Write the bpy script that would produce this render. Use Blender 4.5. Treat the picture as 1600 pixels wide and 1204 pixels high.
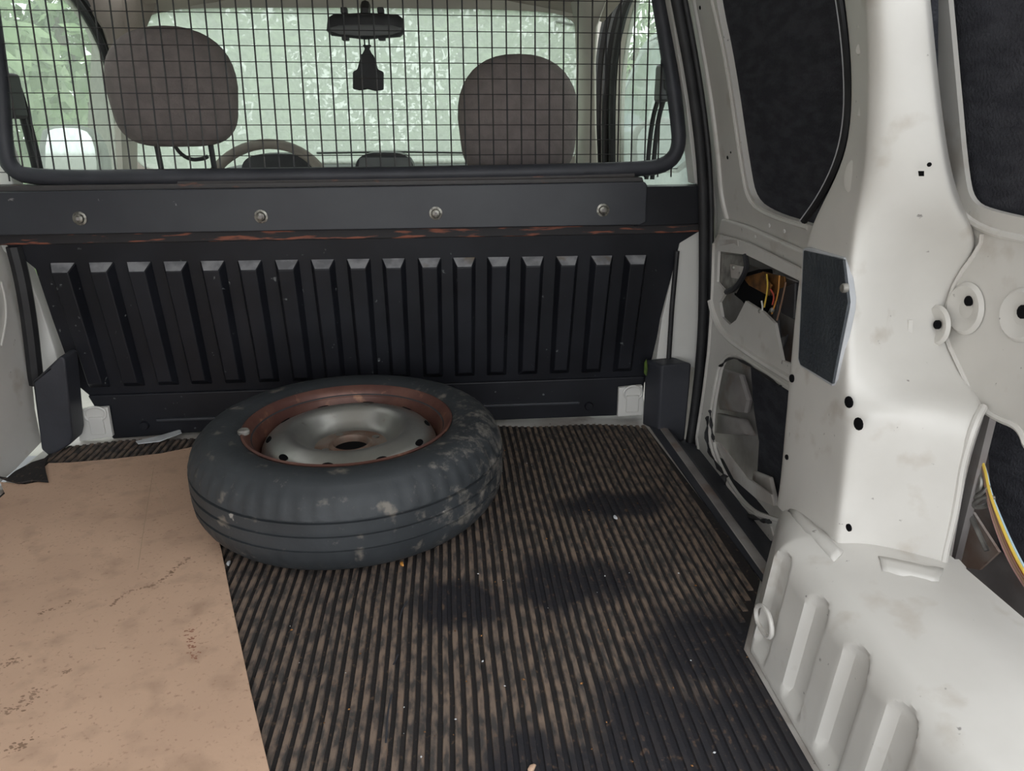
import bpy, bmesh, math, random
from mathutils import Vector, Matrix
from mathutils.geometry import tessellate_polygon
for o in list(bpy.data.objects): bpy.data.objects.remove(o)
sc = bpy.context.scene; col = sc.collection
R = math.radians; rnd = random.Random(7)

# ------------------------------------------------------------------ camera
FPX, PITCH, YAW, CH = 1130.0, R(20.03), R(5.22), 0.70
cd = bpy.data.cameras.new('camera'); cam = bpy.data.objects.new('camera', cd); col.objects.link(cam)
cd.sensor_fit = 'HORIZONTAL'; cd.sensor_width = 36; cd.lens = 36 * FPX / 1600; cd.clip_start = .02; cd.clip_end = 300
cam.location = (0, 0, CH); cam.rotation_euler = (R(90) - PITCH, 0, -YAW); sc.camera = cam
# ------------------------------------------------------------------ sky, exposure
w = bpy.data.worlds.new('overcast'); sc.world = w; w.use_nodes = True
bg = w.node_tree.nodes['Background']; bg.inputs[0].default_value = (.95, .975, 1.0, 1); bg.inputs[1].default_value = 1.0
sc.view_settings.view_transform = 'Standard'; sc.view_settings.look = 'None'
sc.view_settings.exposure = 1.62; sc.view_settings.gamma = 1
sc.view_settings.use_curve_mapping = False
# ------------------------------------------------------------------ measuring helpers: a pixel of the 1600x1204 photo on a real plane
CF = Vector((math.sin(YAW) * math.cos(PITCH), math.cos(YAW) * math.cos(PITCH), -math.sin(PITCH)))
CR = Vector((math.cos(YAW), -math.sin(YAW), 0)); CU = CR.cross(CF); CC = Vector((0, 0, CH))
def onp(x, y, n, d):
    r = CF * FPX + CR * (x - 800) + CU * (602 - y); n = Vector(n)
    return CC + r * ((d - n.dot(CC)) / n.dot(r))
def onX(x, y, X): return onp(x, y, (1, 0, 0), X)
def onY(x, y, Y): return onp(x, y, (0, 1, 0), Y)
def onZ(x, y, Z): return onp(x, y, (0, 0, 1), Z)

# ------------------------------------------------------------------ materials
def mat(name, c1, c2=None, scale=6, rough=.5, metal=0, bump=0, bscale=120, c3=None, s3=18, lo3=.62, hi3=.7, detail=6,
        stretch=None, lo=.4, hi=.62, c4=None, s4=60, lo4=.72, hi4=.76, spec=.5, r2=None):
    m = bpy.data.materials.new(name); m.use_nodes = True; N = m.node_tree.nodes; L = m.node_tree.links
    p = N['Principled BSDF']; p.inputs['Roughness'].default_value = rough; p.inputs['Metallic'].default_value = metal
    p.inputs['Specular IOR Level'].default_value = spec
    g = N.new('ShaderNodeNewGeometry'); pos = g.outputs['Position']
    def nz(s, st=None, dt=detail):
        n = N.new('ShaderNodeTexNoise'); n.inputs['Scale'].default_value = s; n.inputs['Detail'].default_value = dt
        if st:
            mp = N.new('ShaderNodeMapping'); mp.inputs['Scale'].default_value = st; L.new(pos, mp.inputs[0]); L.new(mp.outputs[0], n.inputs['Vector'])
        else: L.new(pos, n.inputs['Vector'])
        return n.outputs['Fac']
    def ramp(src, a, b):
        r = N.new('ShaderNodeMapRange'); r.inputs['From Min'].default_value = a; r.inputs['From Max'].default_value = b; L.new(src, r.inputs['Value']); return r.outputs[0]
    def mix(f, a, b):
        x = N.new('ShaderNodeMix'); x.data_type = 'RGBA'; L.new(f, x.inputs[0])
        for s, v in ((6, a), (7, b)):
            if hasattr(v, 'links'): L.new(v, x.inputs[s])
            else: x.inputs[s].default_value = (*v, 1)
        return x.outputs[2]
    c = c1
    if c2:
        f2 = ramp(nz(scale, stretch), lo, hi); c = mix(f2, c, c2)
        if r2 is not None:
            rr = N.new('ShaderNodeMapRange'); rr.inputs['To Min'].default_value = rough; rr.inputs['To Max'].default_value = r2; L.new(f2, rr.inputs['Value']); L.new(rr.outputs[0], p.inputs['Roughness'])
    if c3: c = mix(ramp(nz(s3), lo3, hi3), c, c3)
    if c4: c = mix(ramp(nz(s4), lo4, hi4), c, c4)
    if hasattr(c, 'links'): L.new(c, p.inputs['Base Color'])
    else: p.inputs['Base Color'].default_value = (*c, 1)
    if bump:
        b = N.new('ShaderNodeBump'); b.inputs['Strength'].default_value = bump; b.inputs['Distance'].default_value = .004
        L.new(nz(bscale, None, 4), b.inputs['Height']); L.new(b.outputs[0], p.inputs['Normal'])
    m['io'] = 1
    return m
M = {}
M['white'] = mat('white_paint', (.66, .64, .605), (.59, .57, .535), 5, .36, 0, .05, 22, (.50, .46, .41), 15, .60, .74, c4=(.26, .245, .23), s4=70, lo4=.715, hi4=.75, detail=8)
M['whiteb'] = mat('white_body', (.74, .73, .70), (.68, .67, .64), 4, .42, 0, .02, 30)
M['whited'] = mat('white_paint_dirty', (.60, .58, .55), (.42, .38, .35), 9, .5, 0, .08, 40, (.24, .19, .16), 14, .58, .72, c4=(.05, .05, .05), s4=60, lo4=.70, hi4=.74)
M['greyd'] = mat('grey_dirty_metal', (.30, .28, .27), (.19, .17, .165), 8, .6, 0, .1, 40, (.17, .10, .07), 10, .55, .75)
M['rusty'] = mat('rusty_metal', (.25, .17, .13), (.36, .32, .29), 10, .7, 0, .15, 50, (.16, .07, .04), 22, .58, .7)
M['felt'] = mat('black_felt', (.040, .041, .049), (.058, .059, .069), 60, .95, 0, .9, 260, spec=.1, stretch=(1, .35, 1))
M['bulk'] = mat('black_painted_steel', (.009, .0095, .013), (.014, .015, .020), 8, .45, 0, .06, 60, c4=(.17, .18, .18), s4=55, lo4=.70, hi4=.76, spec=.32)
M['dust_light'] = mat('dusty_ledge_highlight', (.30, .30, .31), (.17, .17, .18), 30, .8, 0, .2, 120, (.16, .12, .08), 12, .60, .7)  # rib-top highlight painted as pale grey, with some brown dust mixed in
M['bar'] = mat('black_satin_bar', (.032, .034, .042), (.040, .043, .051), 7, .42, 0, .05, 80, c4=(.22, .22, .22), s4=48, lo4=.74, hi4=.77)
M['barrust'] = mat('chipped_rusty_edge', (.022, .02, .022), (.26, .085, .05), 40, .7, 0, .2, 90, lo=.56, hi=.64, stretch=(.35, 1, 3))
M['barfold'] = mat('worn_bar_edge', (.06, .055, .055), (.20, .085, .055), 30, .55, 0, .2, 90, lo=.62, hi=.72, stretch=(.5, 1, 2))
M['blackpl'] = mat('black_plastic', (.030, .032, .040), (.042, .044, .054), 10, .5, 0, .08, 200, c4=(.2, .2, .2), s4=45, lo4=.74, hi4=.77)
M['rubber'] = mat('black_rubber', (.012, .012, .014), (.02, .02, .022), 20, .55)
M['wire'] = mat('dark_wire', (.030, .030, .034), (.05, .045, .042), 25, .5, .3)
M['tyre'] = mat('tyre_rubber', (.026, .030, .034), (.036, .041, .046), 9, .62, 0, .15, 90, (.16, .145, .125), 24, .63, .72, c4=(.3, .29, .27), s4=40, lo4=.71, hi4=.75)
M['rimb'] = mat('rusty_brown_rim', (.105, .045, .036), (.16, .075, .055), 14, .42, .25, .12, 70, (.30, .15, .09), 30, .6, .72)
M['rims'] = mat('silver_wheel_paint', (.50, .50, .47), (.40, .395, .37), 12, .36, .85, .04, 60, (.2, .13, .09), 24, .66, .76)
M['hub'] = mat('rusty_hub', (.30, .24, .20), (.20, .11, .075), 22, .5, .4, .1, 60)
M['hole'] = mat('dark_cavity', (.006, .006, .007), rough=.9, spec=.1)
M['board'] = mat('tan_hardboard', (.63, .425, .30), (.56, .375, .265), 5, .62, 0, .05, 140, (.45, .30, .21), 22, .52, .75, c4=(.40, .25, .17), s4=160, lo4=.60, hi4=.74, detail=9)
M['steel'] = mat('worn_bolt_steel', (.35, .34, .30), (.12, .11, .10), 120, .4, .8)
M['seat'] = mat('grey_seat_fabric', (.19, .165, .158), (.225, .195, .186), 40, .95, 0, .35, 300, spec=.15)
M['dark'] = mat('dark_grey_plastic', (.028, .028, .032), (.036, .036, .04), 20, .5)
M['beige'] = mat('beige_grey_trim', (.50, .47, .42), (.44, .41, .37), 6, .7, 0, .05, 120)
M['liner'] = mat('roof_lining', (.36, .31, .27), (.31, .27, .24), 8, .95, 0, .2, 200)
M['wheelgrey'] = mat('steering_wheel_vinyl', (.25, .22, .19), (.20, .175, .155), 14, .6)
M['dash'] = mat('dash_grey', (.16, .165, .17), (.13, .135, .14), 10, .6)
M['silver'] = mat('silver_car_paint', (.52, .56, .60), (.48, .52, .56), 4, .25, .3)
M['carglass'] = mat('car_window_glass', (.30, .36, .38), (.12, .16, .15), 3, .08, 0, spec=.9)
M['ground'] = mat('gravel_ground', (.30, .29, .26), (.22, .22, .19), 3, .95, 0, .3, 30)
M['leaf'] = mat('leaf_green', (.22, .33, .15), (.34, .44, .25), 2.2, .6, 0, 0, 10, (.10, .19, .06), 5, .55, .7)
M['bark'] = mat('bark', (.16, .12, .09), (.10, .075, .055), 12, .9)
M['mirrorglass'] = mat('mirror_glass', (.8, .83, .85), rough=.04, metal=1)
M['plate'] = mat('leathery_black_plate', (.034, .040, .048), (.045, .052, .060), 30, .5, 0, .5, 180)
M['plateedge'] = mat('pale_plate_edge', (.50, .51, .53), (.42, .43, .45), 20, .45)
M['copper'] = mat('brassy_metal', (.34, .16, .05), (.12, .06, .03), 40, .5, .6)
M['zinc'] = mat('zinc_metal', (.36, .35, .32), (.16, .15, .14), 30, .5, .5, .1, 60)
M['seam'] = mat('seam_sealer', (.50, .48, .44), (.42, .39, .35), 20, .6)
M['paper'] = mat('pale_strip', (.62, .64, .66), (.5, .51, .52), 30, .5)
M['moss'] = mat('green_moss', (.09, .14, .02), (.05, .09, .02), 60, .9, 0, .4, 100)
for k, c in {'w_white': (.75, .74, .70), 'w_yellow': (.72, .50, .08), 'w_pink': (.62, .36, .32), 'w_blue': (.45, .62, .72), 'w_brown': (.30, .18, .12), 'w_red': (.5, .08, .05), 'w_orange': (.62, .28, .06)}.items():
    M[k] = mat(k, c, rough=.45)

def mat_mat(name, ribs):           # dusty, oil-stained ribbed rubber
    m = bpy.data.materials.new(name); m.use_nodes = True; N = m.node_tree.nodes; L = m.node_tree.links; p = N['Principled BSDF']
    g = N.new('ShaderNodeNewGeometry')
    def nz(s, st=(1, 1, 1), d=6):
        mp = N.new('ShaderNodeMapping'); mp.inputs['Scale'].default_value = st; L.new(g.outputs['Position'], mp.inputs[0])
        n = N.new('ShaderNodeTexNoise'); n.inputs['Scale'].default_value = s; n.inputs['Detail'].default_value = d; L.new(mp.outputs[0], n.inputs['Vector']); return n.outputs['Fac']
    def rg(src, a, b, lo=0, hi=1):
        r = N.new('ShaderNodeMapRange'); r.inputs[1].default_value = a; r.inputs[2].default_value = b; r.inputs[3].default_value = lo; r.inputs[4].default_value = hi; L.new(src, r.inputs[0]); return r.outputs[0]
    def mul(a, b, op='MULTIPLY'):
        x = N.new('ShaderNodeMath'); x.operation = op; x.use_clamp = True
        for i, v in enumerate((a, b)):
            if hasattr(v, 'links'): L.new(v, x.inputs[i])
            else: x.inputs[i].default_value = v
        return x.outputs[0]
    def mix(f, a, b):
        x = N.new('ShaderNodeMix'); x.data_type = 'RGBA'; L.new(f, x.inputs[0])
        for s, v in ((6, a), (7, b)):
            if hasattr(v, 'links'): L.new(v, x.inputs[s])
            else: x.inputs[s].default_value = (*v, 1)
        return x.outputs[2]
    if ribs:
        c = mix(nz(9, (1.5, .5, 1)), (.15, .122, .102), (.24, .168, .125))
        dust_light = rg(nz(46, (2.2, .8, 1), 10), .40, .60)
        c = mix(dust_light, (.060, .054, .051), c)
    else:
        c = mix(nz(30, (2, .6, 1)), (.014, .014, .016), (.034, .029, .027))
    # oil / wet stain with a shape of its own near the right-hand wheel arch
    def blob(cx, cy, rx, ry):
        mp = N.new('ShaderNodeMapping'); mp.inputs['Location'].default_value = (-cx / rx, -cy / ry, 0); mp.inputs['Scale'].default_value = (1 / rx, 1 / ry, 0); L.new(g.outputs['Position'], mp.inputs[0])
        ln = N.new('ShaderNodeVectorMath'); ln.operation = 'LENGTH'; L.new(mp.outputs[0], ln.inputs[0])
        a = mul(ln.outputs['Value'], mul(nz(7, (1.4, 1, 1), 5), 1.5), 'ADD')
        a2 = N.new('ShaderNodeMath'); a2.operation = 'ADD'; L.new(ln.outputs['Value'], a2.inputs[0]); s = N.new('ShaderNodeMath'); s.operation = 'MULTIPLY'; s.inputs[1].default_value = 1.6; L.new(nz(7, (1.6, .8, 1), 5), s.inputs[0]); L.new(s.outputs[0], a2.inputs[1])
        return rg(a2.outputs[0], 1.35, 1.75, 1, 0)
    st = None
    for b in ((.31, .62, .24, .20), (.33, .80, .13, .13), (.10, .60, .12, .10), (.17, .97, .13, .09), (.0, .93, .10, .07), (.30, 1.22, .14, .06)):
        x = blob(*b); st = x if st is None else mul(st, x, 'MAXIMUM')
    st = mul(st, .93)
    c = mix(st, c, (.022, .022, .027))
    speck = rg(nz(120, (1, .7, 1), 5), .60, .72)
    c = mix(mul(speck, .4), c, (.24, .15, .095))
    L.new(c, p.inputs['Base Color']); L.new(rg(st, 0, 1, .72, .5), p.inputs['Roughness'])
    b = N.new('ShaderNodeBump'); b.inputs['Strength'].default_value = .4; b.inputs['Distance'].default_value = .002; L.new(nz(140), b.inputs['Height']); L.new(b.outputs[0], p.inputs['Normal'])
    p.inputs['Specular IOR Level'].default_value = .3
    return m
M['matbase'] = mat_mat('mat_groove_rubber', False); M['matrib'] = mat_mat('mat_rib_rubber', True)

def glass(name, film, wet):
    m = bpy.data.materials.new(name); m.use_nodes = True; N = m.node_tree.nodes; L = m.node_tree.links
    N.remove(N['Principled BSDF']); out = N['Material Output']
    tr = N.new('ShaderNodeBsdfTransparent'); tr.inputs[0].default_value = (.80, .84, .80, 1)
    tl = N.new('ShaderNodeBsdfTranslucent'); tl.inputs[0].default_value = (.40, .44, .39, 1)
    gl = N.new('ShaderNodeBsdfGlossy'); gl.inputs['Roughness'].default_value = .05
    g = N.new('ShaderNodeNewGeometry'); mp = N.new('ShaderNodeMapping'); mp.inputs['Scale'].default_value = (1.2, 1, .8); L.new(g.outputs['Position'], mp.inputs[0])
    n = N.new('ShaderNodeTexNoise'); n.inputs['Scale'].default_value = 26; n.inputs['Detail'].default_value = 5; n.inputs['Distortion'].default_value = 1.5; L.new(mp.outputs[0], n.inputs['Vector'])
    r = N.new('ShaderNodeMapRange'); r.inputs[1].default_value = .3; r.inputs[2].default_value = .7; r.inputs[3].default_value = film; r.inputs[4].default_value = wet; L.new(n.outputs['Fac'], r.inputs[0])
    mx = N.new('ShaderNodeMixShader'); L.new(r.outputs[0], mx.inputs[0]); L.new(tr.outputs[0], mx.inputs[1]); L.new(tl.outputs[0], mx.inputs[2])
    m2 = N.new('ShaderNodeMixShader'); m2.inputs[0].default_value = .04; L.new(mx.outputs[0], m2.inputs[1]); L.new(gl.outputs[0], m2.inputs[2]); L.new(m2.outputs[0], out.inputs[0])
    return m
M['wetglass'] = glass('rain_wet_windscreen', .48, .70); M['sideglass'] = glass('misty_side_glass', .16, .34)

def tyre_dust(m):
    N = m.node_tree.nodes; L = m.node_tree.links; p = N['Principled BSDF']; src = p.inputs['Base Color'].links[0].from_socket
    g = N.new('ShaderNodeNewGeometry'); sx = N.new('ShaderNodeSeparateXYZ'); L.new(g.outputs['Position'], sx.inputs[0])
    r = N.new('ShaderNodeMapRange'); r.inputs[1].default_value = -.10; r.inputs[2].default_value = .09; L.new(sx.outputs[0], r.inputs[0])
    n = N.new('ShaderNodeTexNoise'); n.inputs['Scale'].default_value = 38; n.inputs['Detail'].default_value = 9; n.inputs['Roughness'].default_value = .7; L.new(g.outputs['Position'], n.inputs['Vector'])
    a = N.new('ShaderNodeMath'); a.operation = 'MULTIPLY_ADD'; a.inputs[1].default_value = .17; L.new(r.outputs[0], a.inputs[0]); L.new(n.outputs['Fac'], a.inputs[2])
    q = N.new('ShaderNodeMapRange'); q.inputs[1].default_value = .62; q.inputs[2].default_value = .80; q.inputs[4].default_value = .8; L.new(a.outputs[0], q.inputs[0])
    x = N.new('ShaderNodeMix'); x.data_type = 'RGBA'; L.new(q.outputs[0], x.inputs[0]); L.new(src, x.inputs[6]); x.inputs[7].default_value = (.22, .20, .175, 1); L.new(x.outputs[2], p.inputs['Base Color'])
tyre_dust(M['tyre'])
# ------------------------------------------------------------------ mesh helpers
class MB:
    def __init__(s): s.v = []; s.f = []
    def add(s, vs, fs):
        b = len(s.v); s.v += [Vector(v) for v in vs]; s.f += [[b + i for i in f] for f in fs]; return s
    def box(s, x0, x1, y0, y1, z0, z1):
        return s.add([(x, y, z) for x in (x0, x1) for y in (y0, y1) for z in (z0, z1)], [(0, 1, 3, 2), (4, 6, 7, 5), (0, 4, 5, 1), (2, 3, 7, 6), (0, 2, 6, 4), (1, 5, 7, 3)])
    def prism(s, pts, ext):                      # closed outline (3-D points) + extrusion vector
        ext = Vector(ext); return s.sheet([pts], ext)
    def sheet(s, loops, ext):                    # outline with holes, given thickness
        ext = Vector(ext); allp = [Vector(p) for l in loops for p in l]; n = len(allp)
        tris = tessellate_polygon([[Vector(p) for p in l] for l in loops])
        fs = [tuple(t) for t in tris] + [tuple(n + i for i in reversed(t)) for t in tris]
        b = 0
        for l in loops:
            k = len(l)
            for i in range(k): a, c = b + i, b + (i + 1) % k; fs.append((a, c, n + c, n + a))
            b += k
        return s.add(allp + [p + ext for p in allp], fs)
    def tube(s, path, r, seg=8, closed=False, flat=1.0):
        P = [Vector(p) for p in path]; n = len(P); rings = []; pn = None
        for i, p in enumerate(P):
            t = (P[(i + 1) % n] - P[i - 1]) if closed else (P[min(i + 1, n - 1)] - P[max(i - 1, 0)])
            t.normalize()
            if pn is None:
                a = Vector((0, 0, 1)) if abs(t.z) < .9 else Vector((0, 1, 0)); pn = t.cross(a).normalized()
            else: pn = (pn - t * pn.dot(t)).normalized()
            bn = t.cross(pn); rr = r[i] if isinstance(r, (list, tuple)) else r
            rings.append([p + pn * (math.cos(q) * rr) + bn * (math.sin(q) * rr * flat) for q in (2 * math.pi * k / seg for k in range(seg))])
        vs = [v for g in rings for v in g]; fs = []
        for i in range(n if closed else n - 1):
            for k in range(seg):
                j = (i + 1) % n; fs.append((i * seg + k, i * seg + (k + 1) % seg, j * seg + (k + 1) % seg, j * seg + k))
        if not closed: fs += [tuple(reversed(range(seg))), tuple((n - 1) * seg + k for k in range(seg))]
        return s.add(vs, fs)
    def lathe(s, prof, seg=64, org=(0, 0, 0), ax=None, rf=None, close=False):
        q = Vector((0, 0, 1)).rotation_difference(Vector(ax)) if ax else None; org = Vector(org); vs = []
        for k in range(seg):
            a = 2 * math.pi * k / seg
            for i, (r, z) in enumerate(prof):
                rr = r + (rf(i, k) if rf else 0); p = Vector((math.cos(a) * rr, math.sin(a) * rr, z))
                vs.append(org + (q @ p if q else p))
        n = len(prof); fs = []
        for k in range(seg):
            k2 = (k + 1) % seg
            for i in range(n if close else n - 1): j = (i + 1) % n; fs.append((k * n + i, k2 * n + i, k2 * n + j, k * n + j))
        return s.add(vs, fs)
    def grid(s, rows):
        n = len(rows[0]); return s.add([p for r in rows for p in r], [(i * n + j, i * n + j + 1, (i + 1) * n + j + 1, (i + 1) * n + j) for i in range(len(rows) - 1) for j in range(n - 1)])
    def pillow(s, outline, depth, org, ydir=(0, 1, 0), rings=8, pw=3.0):   # rounded cushion from an outline in the XZ plane
        yd = Vector(ydir); org = Vector(org); n = len(outline); c = sum((Vector(p) for p in outline), Vector()) / n; vs = []; fs = []
        lv = []
        for side in (1, -1):
            for i in range(rings + 1):
                if side == -1 and i == 0: continue
                t = i / rings; sc_ = math.cos(t * math.pi / 2) ** (2 / pw); h = math.sin(t * math.pi / 2) ** (2 / pw) * depth / 2
                if i == rings: sc_ = .02
                lv.append((side, [org + c + (Vector(p) - c) * sc_ + yd * (h * side) for p in outline]))
        up = [l for sd, l in lv if sd == 1]; dn = [up[0]] + [l for sd, l in lv if sd == -1]
        for stack, rev in ((up, False), (dn, True)):
            b = len(vs); vs += [p for l in stack for p in l]
            for i in range(len(stack) - 1):
                for k in range(n):
                    f = (b + i * n + k, b + i * n + (k + 1) % n, b + (i + 1) * n + (k + 1) % n, b + (i + 1) * n + k); fs.append(f[::-1] if rev else f)
            f = tuple(b + (len(stack) - 1) * n + k for k in range(n)); fs.append(f[::-1] if rev else f)
        return s.add(vs, fs)
    def build(s, name, m, parent=None, smooth=True, bevel=0, sub=0, solid=0, weld=True, off=-1):
        me = bpy.data.meshes.new(name); me.from_pydata([tuple(v) for v in s.v], [], s.f)
        bm = bmesh.new(); bm.from_mesh(me)
        if weld: bmesh.ops.remove_doubles(bm, verts=bm.verts, dist=1e-5)
        bmesh.ops.recalc_face_normals(bm, faces=bm.faces); bm.to_mesh(me); bm.free()
        me.materials.append(M[m] if isinstance(m, str) else m)
        if smooth:
            for p in me.polygons: p.use_smooth = True
        o = bpy.data.objects.new(name, me); col.objects.link(o)
        if solid: x = o.modifiers.new('thick', 'SOLIDIFY'); x.thickness = solid; x.offset = off
        if bevel: x = o.modifiers.new('bevel', 'BEVEL'); x.width = bevel; x.segments = 2; x.limit_method = 'ANGLE'; x.angle_limit = R(35); x.harden_normals = True
        if sub: x = o.modifiers.new('sub', 'SUBSURF'); x.levels = sub; x.render_levels = sub
        if smooth and not sub and not bevel:
            try: me.set_sharp_from_angle(angle=R(38))
            except Exception: pass
        if parent: par(o, parent)
        return o
def par(o, p):
    o.parent = p
    if p.type == 'EMPTY': o.matrix_parent_inverse = Matrix.Translation(-p.location)
def empty(name, loc):
    o = bpy.data.objects.new(name, None); o.empty_display_size = .05; col.objects.link(o); o.location = loc; return o
def tag(o, label=None, cat=None, group=None, kind=None):
    for k, v in (('label', label), ('category', cat), ('group', group), ('kind', kind)):
        if v: o[k] = v
    return o
def disc(name, c, n, r, h, m, parent, seg=16, lab=None):
    n = Vector(n).normalized(); o = MB().lathe([(0.0001, h), (r * .8, h), (r, h * .4), (r, -h), (.0001, -h)], seg, c, n).build(name, m, parent)
    if lab: o['label'] = lab
    return o
def smooth(P, it=2):
    P = [Vector(p) for p in P]
    for _ in range(it):
        Q = [P[0]]
        for a, b in zip(P, P[1:]): Q += [a * .75 + b * .25, a * .25 + b * .75]
        P = Q + [P[-1]]
    return P
def smc(P, it=2):
    P = [Vector(p) for p in P]
    for _ in range(it):
        Q = []
        for a, b in zip(P, P[1:] + P[:1]): Q += [a * .75 + b * .25, a * .25 + b * .75]
        P = Q
    return P

# ================================================================== STRUCTURE
# ---- steel cargo floor and sill wells
fl = tag(empty('floor', (-.17, .8, -.02)), 'white steel load floor of the van under the rubber mat', 'floor', kind='structure')
MB().box(-.93, .53, -.25, 1.69, -.06, -.006).build('floor_panel', 'whited', fl, False)
MB().prism([(.53, .80, -.03), (.53, 1.66, -.03), (.585, 1.60, -.045), (.64, 1.5, -.05), (.64, .80, -.05)], (0, 0, -.02)).build('step_well', 'blackpl', fl, False, .003)
MB().tube([(.515, y, -.004) for y in (.82, 1.0, 1.2, 1.4, 1.6)], .012, 8, flat=.5).build('sill_strip', 'greyd', fl)
MB().prism([(.485, 1.62, -.0055), (.53, 1.60, -.0055), (.53, .84, -.0055), (.50, .84, -.0055), (.492, 1.1, -.0055)], (0, 0, .004)).build('sill_cover', 'blackpl', fl, False, .001)
MB().box(-.99, -.93, -.1, 1.62, -.08, -.03).build('step_well', 'dash', fl, False)

# ---- roof
cl = tag(empty('ceiling', (-.17, .8, 1.12)), 'pale painted roof skin over the load space', 'ceiling', kind='structure')
rows = []
for i in range(13):
    x = -.80 + i * (1.27 / 12); t = (i / 6 - 1); rows.append([Vector((x, y, 1.10 + .03 * (1 - t ** 4))) for y in (-.25, .5, 1.0, 1.66)])
MB().grid(rows).build('roof_panel', 'whiteb', cl, solid=.02)
for y in (.3, .95): MB().box(-.78, .44, y - .03, y + .03, 1.085, 1.11).build('roof_bow', 'whiteb', cl, False, .006)

# ---- right-hand sliding door (door_1)
LEAN = .21
Dn, Dd = (1, 0, LEAN), .60 + LEAN * .57            # leaning plane above the belt line
def dU(x, y): return onp(x, y, Dn, Dd)
DX = .597
def dL(x, y): return onX(x, y, DX)
d1 = tag(empty('door_1', (.6, 1.25, -.06)), 'white sliding side door stripped of its trim, right of the bulkhead', 'van door', kind='structure')
win = smooth([dU(1100, -150), dU(1118, 0), dU(1139, 94), dU(1164, 265), dU(1174, 312), dU(1205, 333), dU(1260, 350), dU(1420, 400)], 2)
outer = [dU(1040, -150), dU(1073, 0), dU(1104, 195), dU(1118, 335), dU(1122, 374), dU(1160, 382), dU(1245, 428), dU(1420, 505), dU(1440, 420)] + win[::-1]
MB().sheet([outer], (.022, 0, .003)).build('window_frame', 'white', d1, True, .004)
# pressed ridge and groove along the frame
MB().tube(smooth([dU(1083, -10), dU(1112, 150), dU(1124, 250), dU(1128, 310), dU(1146, 372)]), .0065, 8).build('pressed_ridge', 'white', d1)
MB().tube(smooth([dU(1113, 0), dU(1135, 95), dU(1159, 262), dU(1169, 315), dU(1200, 337), dU(1262, 356)]), .004, 6).build('frame_lip', 'white', d1)
MB().tube(smooth([dU(1076, 0), dU(1107, 195), dU(1119, 335), dU(1120, 372)]), .004, 6).build('frame_lip', 'white', d1)
wf = [p + Vector((.012, 0, 0)) for p in win] + [dU(1440, 380) + Vector((.012, 0, 0)), dU(1440, -150) + Vector((.012, 0, 0))]
ff = MB().sheet([wf], (.008, 0, .001)).build('window_felt', 'felt', d1, False); ff['label'] = 'black felt sheet blanking the sliding door window'
# belt rail below the window
MB().prism([dU(1124, 376), dU(1160, 380), dU(1248, 428), dU(1400, 498), dU(1400, 440), dU(1250, 385), dU(1175, 352), dU(1135, 340)], (-.012, 0, -.002)).build('belt_rail', 'white', d1, True, .006)
for x, y in ((1185, 392), (1199, 398)): MB().box(-.0015, .0015, -.0012, .0012, -.006, .006).build('slot', 'hole', d1, False).location = dU(x, y) + Vector((-.012, 0, 0))
for x, y in ((1212, 352), (1236, 361), (1190, 370)):
    p = dU(x, y); disc('spot_weld', p + Vector((-.0125, 0, 0)), (-1, 0, -.2), .004, .001, 'whiteb', d1, 8)
for x, y in ((1137, 246), (1094, 12), (1142, 238)): disc('screw_hole', dU(x, y), (-1, 0, -.2), .004 if x != 1142 else .0022, .0012, 'hole', d1, 8)
# lower skin with two access openings
upc = [dL(*p) for p in ((1122, 392), (1166, 398), (1240, 434), (1300, 465), (1290, 590), (1222, 563), (1210, 505), (1192, 487), (1165, 470), (1150, 500), (1140, 507), (1128, 495), (1124, 472), (1134, 456), (1120, 440))]
loc_ = smc([dL(*p) for p in ((1128, 566), (1146, 553), (1187, 580), (1222, 604), (1320, 665), (1300, 840), (1205, 806), (1172, 796), (1138, 754), (1111, 694), (1114, 640), (1121, 600))], 2)
lo = [dL(*p) for p in ((1122, 366), (1114, 380), (1112, 477), (1104, 573), (1081, 718), (1137, 778), (1205, 842), (1330, 960), (1400, 800), (1420, 500), (1250, 420), (1165, 378))]
MB().sheet([lo, upc, loc_], (.006, 0, 0)).build('inner_skin', 'white', d1, True)
MB().tube(smooth([dL(1112, 470), dL(1117, 492), dL(1132, 524), dL(1180, 558), dL(1235, 592), dL(1300, 630)]), .010, 8, flat=.6).build('pressed_ridge', 'white', d1)
MB().tube(smooth([dL(1116, 380), dL(1113, 477), dL(1106, 573), dL(1084, 716), dL(1137, 776)], 1), .0045, 6).build('frame_lip', 'white', d1)
MB().tube(smc([dL(*p) for p in ((1125, 566), (1146, 549), (1190, 576), (1225, 600), (1320, 665), (1300, 840), (1205, 810), (1170, 800), (1135, 757), (1108, 696), (1111, 640), (1118, 600))], 2), .004, 6, True).build('opening_lip', 'white', d1)
MB().prism([dL(*p) - Vector((.003, 0, 0)) for p in ((1146, 782), (1152, 776), (1206, 822), (1212, 842), (1200, 848))], (.004, 0, 0)).build('door_foot', 'whited', d1, True, .001)
ws_ = smooth([onX(*p, .545) for p in ((1306, -40), (1319, 40), (1326, 120), (1325, 190), (1312, 250), (1285, 305), (1256, 345))])
MB().tube(ws_, .0055, 8).build('window_seal', 'rubber', d1)
MB().tube([p + Vector((-.005, .002, 0)) for p in ws_], .0013, 6).build('seal_bead', 'plateedge', d1)
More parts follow.
